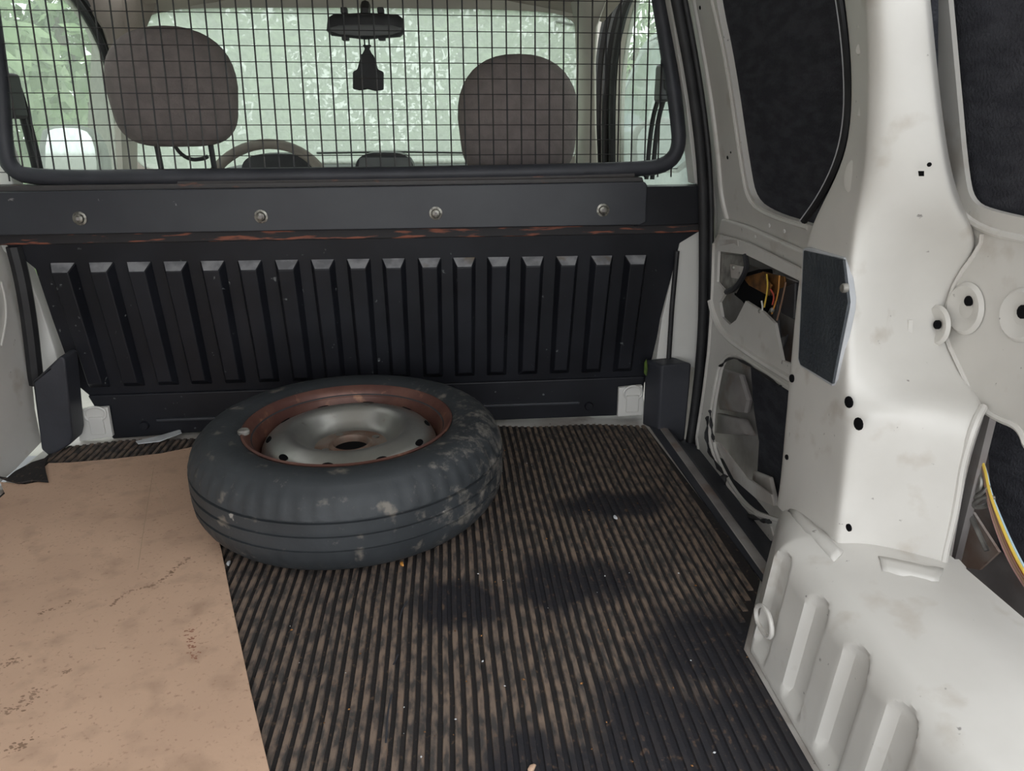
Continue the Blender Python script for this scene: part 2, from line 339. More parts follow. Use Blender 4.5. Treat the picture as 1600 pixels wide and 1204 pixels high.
# torn black sealing tape on the lower opening
for path, r in ((((1109, 650), (1106, 690), (1116, 715), (1134, 742)), .006), (((1112, 640), (1114, 668), (1118, 690)), .004), (((1134, 742), (1140, 776), (1165, 800), (1190, 812), (1206, 814)), .009), (((1128, 572), (1145, 556), (1175, 570), (1222, 603)), .005)):
    MB().tube(smooth([dL(*p) - Vector((.004, 0, 0)) for p in path]), [r * (.7 + .5 * math.sin(i * 1.7)) for i in range(len(smooth([dL(*p) for p in path])))], 6, flat=.5).build('torn_tape', 'rubber', d1)
for pts in (((1112, 690), (1120, 692), (1160, 745), (1200, 772), (1204, 790), (1176, 778), (1142, 748)),):
    MB().prism([dL(*p) + Vector((.006, 0, 0)) for p in pts], (.004, 0, 0)).build('torn_film', 'whited', d1, False)
# outer skin seen through the openings, with felt and lumps
MB().box(.69, .70, .8, 1.95, -.45, .64).build('outer_skin', 'greyd', d1, False)
MB().prism([onX(*p, .675) for p in ((1172, 560), (1330, 640), (1320, 830), (1182, 760), (1186, 690), (1178, 640))], (.006, 0, 0)).build('inner_felt', 'felt', d1, False)
def lump(name, pts, X, d, m, parent=d1): return MB().pillow([onX(*p, X) for p in pts], d, (0, 0, 0), (1, 0, 0), 5).build(name, m, parent)
lump('insulation_pad', ((1128, 575), (1160, 585), (1172, 625), (1168, 645), (1128, 640), (1120, 610)), .665, .03, 'greyd')
lump('insulation_pad', ((1124, 645), (1165, 655), (1178, 680), (1165, 680), (1120, 676)), .66, .03, 'greyd')
lump('insulation_pad', ((1180, 735), (1205, 745), (1215, 790), (1176, 775)), .65, .02, 'whited')
# latch mechanism behind the upper opening
lm = empty('latch_mechanism', onX(1175, 450, .63)); par(lm, d1); lm['label'] = 'exposed brassy latch mechanism with thin cables'
lm.location = (0, 0, 0); lm.matrix_parent_inverse = Matrix.Translation(-d1.location)
def lpart(name, pts, X, t, m, bev=.0015): return MB().prism([onX(*p, X) for p in pts], (t, 0, 0)).build(name, m, lm, False, bev)
lpart('bracket', ((1121, 396), (1160, 400), (1164, 432), (1150, 458), (1124, 450)), .605, .004, 'zinc')
lpart('bracket', ((1140, 412), (1160, 416), (1158, 436), (1142, 434)), .600, .004, 'whited')
lpart('latch_body', ((1150, 430), (1185, 420), (1190, 470), (1176, 492), (1158, 470), (1146, 460)), .606, .03, 'hole', .004)
lpart('latch_lever', ((1160, 433), (1190, 425), (1205, 445), (1200, 462), (1170, 446)), .603, .004, 'copper')
lpart('latch_lever', ((1190, 424), (1225, 432), (1228, 452), (1204, 462), (1196, 444)), .612, .004, 'copper')
lpart('cover_plate', ((1212, 452), (1242, 440), (1240, 500), (1220, 490)), .609, .02, 'dark', .004)
lpart('link_rod', ((1208, 470), (1213, 470), (1219, 528), (1230, 522), (1217, 562), (1212, 562)), .603, .004, 'dark')
lpart('back_tray', ((1120, 395), (1300, 460), (1300, 590), (1120, 520)), .655, .004, 'greyd')
for path, m_ in ((((1198, 428), (1200, 450), (1194, 480)), 'w_yellow'), (((1218, 430), (1216, 460), (1206, 490)), 'w_orange'), (((1190, 470), (1192, 482), (1188, 494)), 'w_white'), (((1204, 452), (1210, 462), (1207, 476)), 'w_red'), (((1228, 440), (1222, 470), (1214, 500)), 'w_brown')):
    MB().tube(smooth([onX(*p, .600) for p in path]), .0016, 5).build('cable', m_, lm)
for x, y in ((1146, 418), (1188, 486), (1206, 484)): disc('rivet', onX(x, y, .5985), (-1, 0, 0), .0045, .003, 'zinc', lm, 10)
MB().tube(smooth([dL(1164, 398), dL(1168, 420), dL(1150, 450), dL(1135, 456)]), .006, 6).build('cable', 'dark', lm)
lpart('catch', ((1121, 374), (1152, 374), (1154, 386), (1146, 380), (1124, 384)), .596, .006, 'whited')

# ---- seals and B pillar beside the bulkhead
t1 = tag(empty('trim_1', (.57, 1.62, 0)), 'black rubber door seal running up the pillar beside the sliding door', 'door seal', kind='structure')
sp = smooth([onY(1046, -60, 1.60), onY(1058, 0, 1.60), onY(1083, 130, 1.60), onY(1100, 270, 1.60), onY(1101, 420, 1.60), onY(1098, 540, 1.60), onY(1084, 660, 1.60), onY(1074, 715, 1.58)], 2)
MB().tube(sp, .013, 10, flat=.8).build('seal_lip', 'rubber', t1)
MB().tube([p + Vector((.012, -.012, 0)) for p in sp], .006, 8).build('seal_lip', 'rubber', t1)
t2 = tag(empty('trim_2', (.52, 1.63, .1)), 'white body pillar between the bulkhead and the sliding door', 'pillar', kind='structure')
MB().prism([onY(*p, 1.625) for p in ((1024, 575), (1034, 500), (1048, 440), (1062, 380), (1092, 350), (1108, 350), (1104, 575))], (0, .05, 0)).build('pillar_foot', 'whiteb', t2, True, .004)
MB().tube([onY(1058, 392, 1.618), onY(1050, 480, 1.618), onY(1044, 575, 1.618)], .006, 8).build('seal_strip', 'rubber', t2)
MB().prism([onY(*p, 1.625) for p in ((1030, -90), (1046, 0), (1072, 160), (1086, 288), (1106, 288), (1092, 160), (1066, 0), (1045, -90))], (0, .05, 0)).build('pillar_post', 'whiteb', t2, True, .004)

# ---- rear quarter on the right: post, panel, wheel arch (wall_right)
wr = tag(empty('wall_right', (.55, .6, 0)), 'bare white rear quarter panel with boxed post and wheel arch', 'van wall', kind='structure')
Ra, Rb = Vector((.5, .79, 0)), Vector((.612, .728, 0)); Rn = Vector((Rb.y - Ra.y, -(Rb.x - Ra.x), 0)).normalized()
def pR(x, y): return onp(x, y, Rn, Rn.dot(Ra))
QX = .645
def X_(l): return [onX(x, y, X) for x, y, X in l]
def flange(r):
    return [r[0] + Vector((.07, .012, 0)), r[0] + Vector((.004, .001, 0)), r[0] + Vector((0, -.003, 0))] + r[1:2] + [r[2] + (r[1] - r[2]) * .12, r[2], r[3]] + r[4:5] + [r[5] + (r[4] - r[5]) * .05, r[5], CC + (r[5] - CC) * 1.09 + Vector((.006, 0, 0))]
rows = [
 X_([(1300,-150,.468),(1325,-150,.458),(1350,-150,.447),(1366,-150,.45),(1392,-150,.468),(1425,-150,.49)]),
 X_([(1322,0,.485),(1345,0,.475),(1361,0,.465),(1377,0,.468),(1405,0,.487),(1443,0,.512)]),
 X_([(1333,100,.495),(1350,100,.487),(1364,100,.478),(1382,100,.482),(1415,100,.502),(1452,100,.528)]),
 X_([(1332,200,.502),(1350,200,.496),(1362,200,.488),(1382,200,.493),(1420,200,.516),(1464,200,.545)]),
 X_([(1314,265,.507),(1340,268,.501),(1357,270,.494),(1378,268,.500),(1425,265,.528),(1474,262,.562)]),
 X_([(1283,322,.505),(1320,325,.500),(1345,327,.497),(1368,322,.506),(1430,320,.545),(1492,326,.592)]),
 X_([(1259,374,.50),(1300,380,.50),(1336,386,.498),(1358,381,.515),(1434,376,.59),(1533,382,.648)]),
 X_([(1246,448,.50),(1285,455,.50),(1330,462,.50),(1350,456,.52),(1420,450,.612),(1490,448,.655)]),
 X_([(1239,530,.50),(1280,540,.50),(1327,552,.50),(1347,546,.518),(1410,540,.598),(1474,524,.652)]),
 X_([(1233,590,.50),(1275,608,.50),(1326,622,.50),(1346,608,.512),(1420,598,.582),(1512,603,.648)]),
 X_([(1230,632,.50),(1272,655,.50),(1328,672,.50)]) + [pR(1352, 640), pR(1430, 636), onX(1534, 632, .64)],
 X_([(1228,650,.50),(1270,672,.50),(1327,692,.50)]) + [pR(1350, 662), pR(1428, 658), pR(1524, 660)],
 X_([(1222,720,.50),(1265,745,.50),(1319,768,.50)]) + [pR(1342, 750), pR(1420, 740), pR(1502, 725)],
 X_([(1217,770,.50),(1262,805,.50),(1312,842,.50)]) + [pR(1338, 838), pR(1414, 830), pR(1488, 810)],
 X_([(1213,784,.50),(1260,826,.50),(1308,868,.50)]) + [pR(1342, 884), pR(1410, 892), pR(1474, 888)],
]
rows = [flange(r) for r in rows]; rows.append([p + Vector((0, 0, -.004)) for p in rows[-1]])
pil = MB().grid(rows).build('boxed_post', 'white', wr, sub=2, solid=.004, off=1)
# rolled edge of the post toward the cut-out
MB().tube(smooth([onX(1536, 636, .638), pR(1522, 662), pR(1503, 725), pR(1497, 770), pR(1489, 812), pR(1476, 862), pR(1472, 890)]), .005, 8).build('edge_flange', 'white', wr)
# quarter panel (below the belt) with arched cut-out below
qp = [onX(*p, QX) for p in ((1490, 330), (1533, 378), (1492, 438), (1470, 492), (1474, 530), (1510, 602), (1534, 638), (1562, 654), (1586, 662), (1598, 676), (1604, 700), (1640, 720), (1760, 800), (1900, 900), (1950, 440), (1700, 400), (1600, 380))]
MB().prism(qp, (.005, 0, 0)).build('quarter_panel', 'white', wr, True)
seam = smooth([onX(*p, QX - .001) for p in ((1534, 366), (1532, 384), (1494, 436), (1480, 476), (1474, 500), (1478, 530), (1508, 592), (1520, 624), (1535, 638))], 1)
MB().tube(seam, .0028, 6).build('panel_seam', 'white', wr)
MB().tube(smooth([onX(*p, QX) for p in ((1534, 638), (1562, 655), (1586, 664), (1598, 678), (1604, 700), (1640, 722))]), .004, 6).build('opening_lip', 'white', wr)
def boss(x, y, r, hx, hy, hr, dX=0):
    c = onX(x, y, QX - .001 - dX)
    MB().lathe([(r * 1.1, 0), (r * .95, .004), (r * .75, .003), (r * .4, -.001), (.0005, -.002)], 28, c, (-1, 0, 0)).build('pressed_boss', 'white', wr)
    disc('bolt_hole', onX(hx, hy, QX - .003 - dX), (-1, 0, 0), hr, .002, 'hole', wr, 12)
boss(1508, 482, .030, 1513, 470, .0065); boss(1464, 508, .024, 1464, 507, .006, .010); boss(1594, 492, .028, 1598, 487, .008)
# small stamped holes on the post
for x, y, r in ((1326, 628, .0075), (1341, 662, .008), (1237, 591, .006), (1229, 714, .004), (1326, 824, .005)):
    disc('bolt_hole', onX(x, y, .4955), (-1, -.15, 0), r, .001, 'hole', wr, 12)
# window recess above the belt
Qn, Qd = (1, 0, LEAN), .640 + LEAN * .60
def qU(x, y): return onp(x, y, Qn, Qd)
qw = smooth([qU(1468, -150), qU(1482, 0), qU(1493, 120), qU(1508, 285), qU(1520, 318), qU(1552, 330), qU(1620, 345), qU(1850, 390)], 2)
MB().sheet([[qU(1370, -150), qU(1400, 0), qU(1420, 150), qU(1445, 262), qU(1480, 326), qU(1525, 384), qU(1610, 398), qU(1850, 440)] + qw[::-1]], (.006, 0, .001)).build('window_frame', 'white', wr, True)
MB().tube(smooth([qU(1443, 0), qU(1455, 120), qU(1472, 262), qU(1490, 322), qU(1535, 360), qU(1620, 378)]), .005, 8).build('frame_lip', 'white', wr)
fo = Vector((.012, 0, 0))
f2 = MB().sheet([[qU(*p) + fo for p in ((1430, -150), (1450, 0), (1462, 150), (1476, 270), (1494, 330), (1540, 350), (1620, 365), (1850, 410))] + [qU(1900, 380) + fo, qU(1900, -150) + fo]], (.008, 0, .001)).build('window_felt', 'felt', wr, False); f2['label'] = 'black felt sheet blanking the rear quarter window'
# details on the upper post
for x, y, X in ((1346, 76, .482), (1346, 40, .478), (1350, 122, .487)): disc('pressed_stud', onX(x, y, X), (-1, -.1, 0), .007 if y == 76 else .003, .003, 'white', wr, 14)
MB().box(-.003, .003, -.008, .008, -.009, .009).build('pressed_stud', 'white', wr, True, .003).location = onX(1349, 171, .492)
disc('slot_dish', onX(1338, 274, .4985), (-1, -.15, .05), .022, .002, 'white', wr, 24).scale = (1, 1, 1)
MB().prism([onX(*p, .4945) for p in ((1340, 286), (1345, 256), (1348, 256), (1343, 288))], (.002, 0, 0)).build('slot', 'hole', wr, False)
MB().prism([onX(*p, .527) for p in ((1435, 267), (1444, 267), (1444, 275), (1436, 275))], (-.001, -.001, 0)).build('clip_hole', 'hole', wr, False)
disc('clip_hole', onX(1452, 257, .536), (-.6, -.8, 0), .0025, .0012, 'hole', wr, 8)
# striker plate on the post
lp = empty('striker_plate', (0, 0, 0)); par(lp, wr); lp.matrix_parent_inverse = Matrix.Translation(-wr.location); lp['label'] = 'black leathery lock plate with pale metal edge'
pts = ((1254, 388), (1262, 386), (1318, 402), (1322, 416), (1329, 466), (1328, 484), (1305, 592), (1299, 603), (1250, 572), (1246, 562))
MB().prism([onX(*p, .492) for p in pts], (.008, 0, 0)).build('plate_back', 'plateedge', lp, True, .0015)
MB().prism([onX(*p, .4885) for p in ((1255, 391), (1317, 405), (1325, 472), (1300, 600), (1250, 570), (1247, 560))], (.004, 0, 0)).build('plate_face', 'plate', lp, True, .0015)
disc('plate_screw', onX(1319, 450, .487), (-1, 0, 0), .006, .003, 'zinc', lp, 12)

# wheel arch: lofted inner housing with four pressed channels
def arch_in(Y):            # inner X at the floor as a function of Y
    if Y < .80: return .412
    return .412 + .092 * min(1, (Y - .80) / .17) ** 1.0
chan = (.782, .684, .597, .513)
def arch_rows():
    rows = []
    ny, ns = 290, 64
    for i in range(ny + 1):
        Y = -.25 + (.97 + .25) * i / ny; xi = arch_in(Y); row = []
        e = max(0, min(1, (Y - .80) / .17))
        top = .178 + .012 * max(0, .6 - Y) - .014 * e
        for j in range(ns + 1):
            t = j / ns
            if t < .5:   q = t / .5; x, z = xi + .014 * q, -.004 + (top - .036) * q
            elif t < .72: q = (t - .5) / .22 * math.pi / 2; x, z = xi + .014 + .040 * (1 - math.cos(q)), top - .040 + .040 * math.sin(q)
            else: q = (t - .72) / .28; x, z = xi + .054 + (.632 - xi - .054) * q, top + .008 * math.sin(q * math.pi)
            d = 0
            for c in chan:
                w_ = .025
                dz = max(0, z - (.142)) if t < .72 else .05 + q * .1
                rr = math.hypot(Y - c, dz)
                d = max(d, max(0, min(1, (w_ - rr) / .009)))
            d = d * d * (3 - 2 * d) * max(0, min(1, (z - .004) / .02))
            row.append(Vector((x + .011 * d, Y, z - .003 * d)))
        rows.append(row)
    return rows
AR = arch_rows(); MB().grid(AR).build('wheel_arch', 'white', wr)
def pxof(p):
    v = p - CC; d = v.dot(CF); return 800 + FPX * v.dot(CR) / d, 602 - FPX * v.dot(CU) / d
AP = [(pxof(p), p) for r in AR for p in r if p.y > .3 and p.z > .1]
def onArch(x, y):
    best = sorted(AP, key=lambda q: (q[0][0] - x) ** 2 + (q[0][1] - y) ** 2)[:4]; return sum((b[1] for b in best), Vector()) / 4
def drape(a0, a1, b0, b1, n, k, m):
    rows_ = []
    for i in range(n + 1):
        t = i / n; p, q = (a0[0] + (a1[0] - a0[0]) * t, a0[1] + (a1[1] - a0[1]) * t), (b0[0] + (b1[0] - b0[0]) * t, b0[1] + (b1[1] - b0[1]) * t)
        rows_.append([onArch(p[0] + (q[0] - p[0]) * j / k, p[1] + (q[1] - p[1]) * j / k) + Vector((0, -.0004, .0018 - (.0016 if j == k else 0))) for j in range(k + 1)])
    MB().grid(rows_).build('foot_flange', m, wr, solid=.0015)
# spot-welded foot flanges of the post
drape((1240, 790), (1318, 862), (1230, 799), (1302, 878), 10, 3, 'white')
drape((1372, 868), (1472, 890), (1378, 892), (1468, 908), 8, 3, 'white')
# torn outer edge flange of the arch
edge = [onZ(*p, .172) for p in ((1474, 890), (1484, 876), (1498, 876), (1509, 888), (1510, 902), (1534, 930), (1600, 990), (1700, 1085), (1690, 1110), (1590, 1010), (1480, 905))]
MB().prism(edge, (0, 0, .003)).build('arch_flange', 'white', wr, True, .001)
disc('bolt_hole', onZ(1496, 897, .1765), (0, 0, 1), .0045, .0008, 'hole', wr, 12)
# tie-down loop on the arch
lo_ = smc([onX(*p, .408) for p in ((1181, 948), (1190, 944), (1200, 956), (1206, 975), (1206, 994), (1199, 996), (1190, 984), (1182, 968))], 2)
MB().tube(lo_, .0032, 8, True).build('tie_down_loop', 'white', wr)
# cavity behind the cut-out
MB().box(.775, .785, .2, 1.0, -.05, .62).build('outer_skin', 'greyd', wr, False); MB().box(.60, .70, .8, 1.75, -.30, -.28).build('skin_foot', 'greyd', d1, False)
MB().grid([[Vector((.62 + .155 * k / 6, y, .172 - .02 * k + (.01 if j % 2 else 0) * (k % 2))) for k in range(7)] for j, y in enumerate([.2 + .1 * i for i in range(9)])]).build('outer_wheel_housing', 'greyd', wr)
MB().prism([onX(*p, .765) for p in ((1540, 640), (1640, 640), (1760, 760), (1700, 1000), (1562, 858), (1548, 800), (1545, 720))], (.006, 0, 0)).build('cavity_felt', 'felt', wr, False)
MB().prism([onX(*p, .74) for p in ((1480, 790), (1520, 800), (1560, 862), (1530, 890), (1470, 880))], (.004, 0, 0)).build('rust_patch', 'rusty', wr, False)
MB().tube([onX(1505, 780, .70), onX(1542, 860, .70)], .0035, 6).build('stay_rod', 'zinc', wr)
# wiring hanging in the cut-out
wh = tag(empty('wiring_loom', onX(1560, 830, .70)), 'loose loom of coloured wires hanging in the right wall cut-out', 'wires')
for k, (m_, a) in enumerate((('w_white', 0), ('w_pink', -7), ('w_yellow', 5), ('w_orange', 2), ('w_blue', 9), ('w_brown', -4), ('w_white', 7), ('w_pink', -2))):
    P = [(1526 + k % 3 * 2, 706), (1538 + a * .3, 735), (1543 + a * .35, 765), (1553 + a * .7, 800), (1572 + a, 850), (1592 + a * 1.1, 890), (1625 + a, 940), (1660 + a, 985)]
    MB().tube(smooth([onX(x, y, .705 - .004 * (k % 3)) for x, y in P]), .0019, 6).build('wire', m_, wh)
for k in range(3):
    c = onX(1527 + 5 * k, 752 + 16 * k, .70); MB().tube([c + Vector((.004 * math.cos(q), .012 * math.cos(q + k), .014 * math.sin(q))) for q in (i * .42 for i in range(15))], .003, 6, True).build('wire_coil', 'zinc', wh)

# ---- left side (wall_left, door)
CXV = -.17
wl = tag(empty('wall_left', (-.95, .8, 0)), 'white left side wall with its door post edge beside the bulkhead', 'van wall', kind='structure')
LX = -.935
def lL(x, y, X=LX): return onX(x, y, X)
left_edge = [onX(*p, LX) for p in ((8, 392), (22, 404), (36, 490), (50, 580), (56, 640), (66, 690), (26, 732))]
y0 = left_edge[0]
MB().prism([Vector((LX, 1.58, .57))] + left_edge + [Vector((LX, -.25, -.05)), Vector((LX, -.25, .57))], (-.02, 0, 0)).build('inner_skin', 'white', wl, True, .004)
MB().tube(smooth([onX(2, 440, LX + .002), onX(9, 470, LX + .002), onX(10, 500, LX + .002), onX(2, 540, LX + .002)]), .002, 6).build('pressed_line', 'white', wl)
MB().sheet([[(-.955, -.25, .57), (-.955, 1.58, .57), (-.85, 1.58, 1.09), (-.85, -.25, 1.09)], [(-.945, .25, .62), (-.945, 1.40, .62), (-.868, 1.40, 1.0), (-.868, .25, 1.0)]], (-.02, 0, 0)).build('window_frame', 'white', wl)
MB().prism([(-.955, .22, .61), (-.955, 1.43, .61), (-.876, 1.43, 1.01), (-.876, .22, 1.01)], (-.008, 0, 0)).build('window_felt', 'felt', wl, False)
lar = []
for i in range(40):
    Y = -.25 + 1.1 * i / 39; e = max(0, (Y - .70) / .15); lar.append([Vector((-.935, Y, .19 - .02 * e)), Vector((-.80 - .1 * e, Y, .185 - .03 * e)), Vector((-.765 - .1 * e, Y, .16 - .03 * e)), Vector((-.752 - .1 * e, Y, -.004))])
MB().grid(lar).build('wheel_arch', 'white', wl)
t3 = tag(empty('trim_3', (-.93, 1.62, 0)), 'black rubber seal on the left door pillar beside the bulkhead', 'door seal', kind='structure')
MB().tube(smooth([onY(22, 385, 1.62), onY(34, 430, 1.62), onY(46, 500, 1.62), onY(57, 600, 1.62)]), .016, 8).build('seal_lip', 'rubber', t3)
t4 = tag(empty('trim_4', (-.9, 1.66, .1)), 'white body pillar at the left end of the bulkhead', 'pillar', kind='structure')
MB().prism([onY(*p, 1.655) for p in ((20, 380), (60, 470), (96, 580), (30, 600), (-30, 480), (-60, 380))], (0, .04, 0)).build('pillar_foot', 'whiteb', t4, False, .003)
MB().prism([onY(*p, 1.655) for p in ((-60, 200), (2, 212), (16, 255), (24, 310), (-60, 310))], (0, .04, 0)).build('pillar_post', 'whiteb', t4, False, .003)
MB().prism([onY(*p, 1.655) for p in ((-90, -120), (-35, -120), (4, 225), (-60, 225))], (0, .04, 0)).build('pillar_post', 'beige', t4, False, .003)

# ================================================================== BULKHEAD
bk = tag(empty('bulkhead', (-.18, 1.66, 0)), 'black steel bulkhead with ribbed lower panel and wire mesh window behind the wheel', 'bulkhead')
# trapezoid lower panel, leaning back slightly at its foot
Bn = Vector((0, 1, .10)); Bd = Bn.dot(Vector((0, 1.655, .10)))
def bP(x, y): return onp(x, y, Bn, Bd)
pan = [bP(-4, 372), bP(30, 374), bP(1095, 360), bP(1062, 380), bP(1040, 470), bP(1012, 590), bP(1006, 600), bP(140, 618), bP(118, 600), bP(82, 500), bP(55, 420)]
MB().prism(pan, (0, .006, 0)).build('lower_panel', 'bulk', bk, True, .002)
for i, cx in enumerate((98, 158, 217, 274, 332, 390, 448, 504, 560, 615, 671, 725, 779, 832, 886, 940, 993)):
    t = (cx - 98) / 895; yt = 410 + (398 - 410) * t; yb = 605 - 22 * t
    top = bP(cx, yt); 
    wt, wb, h = .027, .0245, .022
    # foot of the rib follows the panel's fan-like taper a little
    bot = top + Vector((0, 0, 0)); zb = bP(600, 594).z; k = (zb - top.z) / (-1); bot = Vector((top.x * .985 - .003, top.y + (top.z - zb) * .10, zb + .004))
    def P(c, dx, dy, dz): return (c.x + dx, c.y + dy, c.z + dz)
    v = [P(top, -wt, 0, 0), P(top, wt, 0, 0), P(top, wt * .62, -h, -.019), P(top, -wt * .62, -h, -.019),
         P(bot, -wb, 0, 0), P(bot, wb, 0, 0), P(bot, wb * .62, -h, .016), P(bot, -wb * .62, -h, .016)]
    ro = MB().add(v, [(0, 3, 2, 1), (3, 7, 6, 2), (4, 5, 6, 7), (0, 4, 7, 3), (1, 2, 6, 5), (0, 1, 5, 4)]).build('rib', 'bulk', bk, True, .0025)
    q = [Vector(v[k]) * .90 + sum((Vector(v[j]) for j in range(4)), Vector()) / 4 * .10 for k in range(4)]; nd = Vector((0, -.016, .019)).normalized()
    MB().prism([p + nd * .0002 for p in q], nd * .0006).build('dusty_highlight', 'dust_light', ro, False)  # thin pale film paints the light caught by the rib's top facet, plus dust
# foot rail
MB().prism([onY(*p, 1.648) for p in ((136, 618), (1008, 588), (1004, 648), (640, 662), (300, 676), (176, 686), (150, 640))], (0, .03, 0)).build('foot_rail', 'bulk', bk, True, .004)
for a, b in (((245, 655), (345, 652)), ((752, 634), (905, 627))):
    pa, pb = onY(*a, 1.647), onY(*b, 1.647); MB().box(pa.x, pb.x, 1.641, 1.65, (pa.z + pb.z) / 2 - .004, (pa.z + pb.z) / 2 + .003).build('rail_fold', 'bar', bk, True, .002)
for x, y in ((226, 664), (920, 634)): disc('rail_bolt', onY(x, y, 1.647), (0, -1, 0), .011, .006, 'bulk', bk, 14)
# folded edge and cross bar
MB().prism([onY(*p, 1.615) for p in ((-40, 366), (1004, 350), (1092, 348), (1094, 362), (1000, 366), (-40, 384))], (0, .045, 0)).build('folded_edge', 'barrust', bk, True, .003)
cb = MB().prism([onY(*p, 1.596) for p in ((-120, 302), (1008, 284), (1012, 290), (1010, 346), (998, 352), (-120, 370))], (0, .03, 0)).build('cross_bar', 'bar', bk, True, .003)
MB().prism([onY(*p, 1.605) for p in ((990, 292), (1100, 290), (1104, 300), (1102, 344), (1090, 350), (990, 354))], (0, .05, 0)).build('bar_end', 'bulk', bk, True, .003)
MB().prism([onY(*p, 1.61) for p in ((-120, 292), (1004, 277), (1006, 284), (-120, 302))], (0, .05, 0)).build('bar_top_fold', 'barfold', bk, True, .002)
for x, y in ((125, 341), (408, 338), (681, 333), (942, 328)):
    c = onY(x, y, 1.5955)
    o = MB().lathe([(.0142, 0), (.0142, .002), (.010, .003), (.0085, .008), (.005, .0095), (.0001, .0095)], 18, c, (0, -1, 0)).build('bolt', 'steel', cb); o['label'] = 'worn steel bolt head'
    MB().box(c.x - .003, c.x + .003, c.y - .0102, c.y - .009, c.z - .003, c.z + .003).build('socket', 'greyd', o, False)
# mesh window: frame tube and single wires, top leaning forward
Mn = Vector((0, 1, -.12)); Md = Mn.dot(Vector((0, 1.625, .58)))
def mP(x, y): return onp(x, y, Mn, Md)
bl, br = mP(22, 275), mP(1058, 262)
fr = smooth([mP(-40, -150), mP(-14, 20), mP(2, 140), mP(6, 225), mP(14, 262), mP(48, 279), mP(300, 276), mP(700, 271), mP(1000, 265), mP(1042, 258), mP(1062, 232), mP(1058, 180), mP(1046, 100), mP(1030, 0), mP(1005, -150)], 2)
mf = MB().tube(fr, .0165, 10).build('mesh_frame', 'blackpl', bk)
MB().tube([p + Vector((0, -.008, -.012)) for p in fr if p.z < .61 and -.6 < p.x < .44], .007, 8).build('frame_rust', 'barfold', bk)
pitch = .0302; zb = .585; ztop = 1.06
def my(z): return 1.625 + .12 * (z - .58)
def xr(z): return .517 - .20 * max(0, z - .60)        # inner edge of the slanting right-hand frame tube
x = -.887; nv = 0; src = None
while x < .512:
    zt = ztop if x < xr(ztop) else .60 + (.517 - x) / .20
    if zt == ztop and src: o = src.copy(); col.objects.link(o)
    else:
        o = MB().tube([(0, my(zb), zb), (0, my(zt), zt)], .0017, 5).build('wire', 'wire', mf)
        if src is None: src = o
    o.location = (x, 0, 0); x += pitch; nv += 1
z = zb + .018
while z < ztop:
    MB().tube([(-.905, my(z) - .004, z), (xr(z), my(z) - .004, z)], .0009, 5).build('wire', 'wire', mf); z += pitch

# plastic corner boxes at either end of the bulkhead
def cbox(pts, Y, d, label, name='corner_cover'):
    o = MB().prism([onY(*p, Y) for p in pts], d).build(name, 'blackpl', None, True, .008); return tag(o, label, 'trim cover', 'corner covers at the foot of the bulkhead')
cbox(((1034, 571), (1082, 566), (1080, 600), (1071, 692), (1028, 684)), 1.575, (-.028, .05, .0), 'black plastic corner cover at the right foot of the bulkhead')
cbox(((50, 596), (60, 588), (94, 556), (101, 560), (113, 680), (110, 694), (78, 714), (64, 702)), 1.56, (0, .06, 0), 'black plastic corner cover at the left foot of the bulkhead')
o = MB().pillow([onY(*p, 1.60) for p in ((1007, 566), (1010, 560), (1012, 576), (1010, 588), (1006, 583))], .006, (0, 0, 0), (0, 1, 0), 4).build('moss_tuft', 'moss'); tag(o, 'small smear of green moss beside the right corner cover', 'moss')
# white tie-down plates on the bulkhead foot
def tie(pts, ring, label):
    e = tag(empty('tie_down_plate', onY(*pts[-1], 1.64)), label, 'tie-down', 'white tie-down plates at the bulkhead foot')
    MB().prism([onY(*p, 1.632) for p in pts], (0, .012, 0)).build('plate', 'whiteb', e, True, .002)
    MB().tube(smc([onY(*p, 1.630) for p in ring], 2), .0032, 6, True).build('ring', 'whiteb', e)
    c = sum((onY(*p, 1.631) for p in ring), Vector()) / len(ring); MB().box(c.x - .016, c.x + .016, c.y - .004, c.y + .002, c.z - .05, c.z - .006).build('tongue', 'whiteb', e, True, .002)
tie(((117, 640), (168, 636), (176, 682), (124, 690)), ((132, 640), (148, 635), (163, 639), (166, 650), (158, 657), (140, 658), (132, 651)), 'white tie-down plate with ring left of the spare wheel')
tie(((967, 606), (1004, 602), (1008, 648), (965, 651)), ((976, 608), (988, 602), (1001, 606), (1004, 616), (998, 622), (981, 624), (974, 617)), 'white tie-down plate with ring right of the spare wheel')

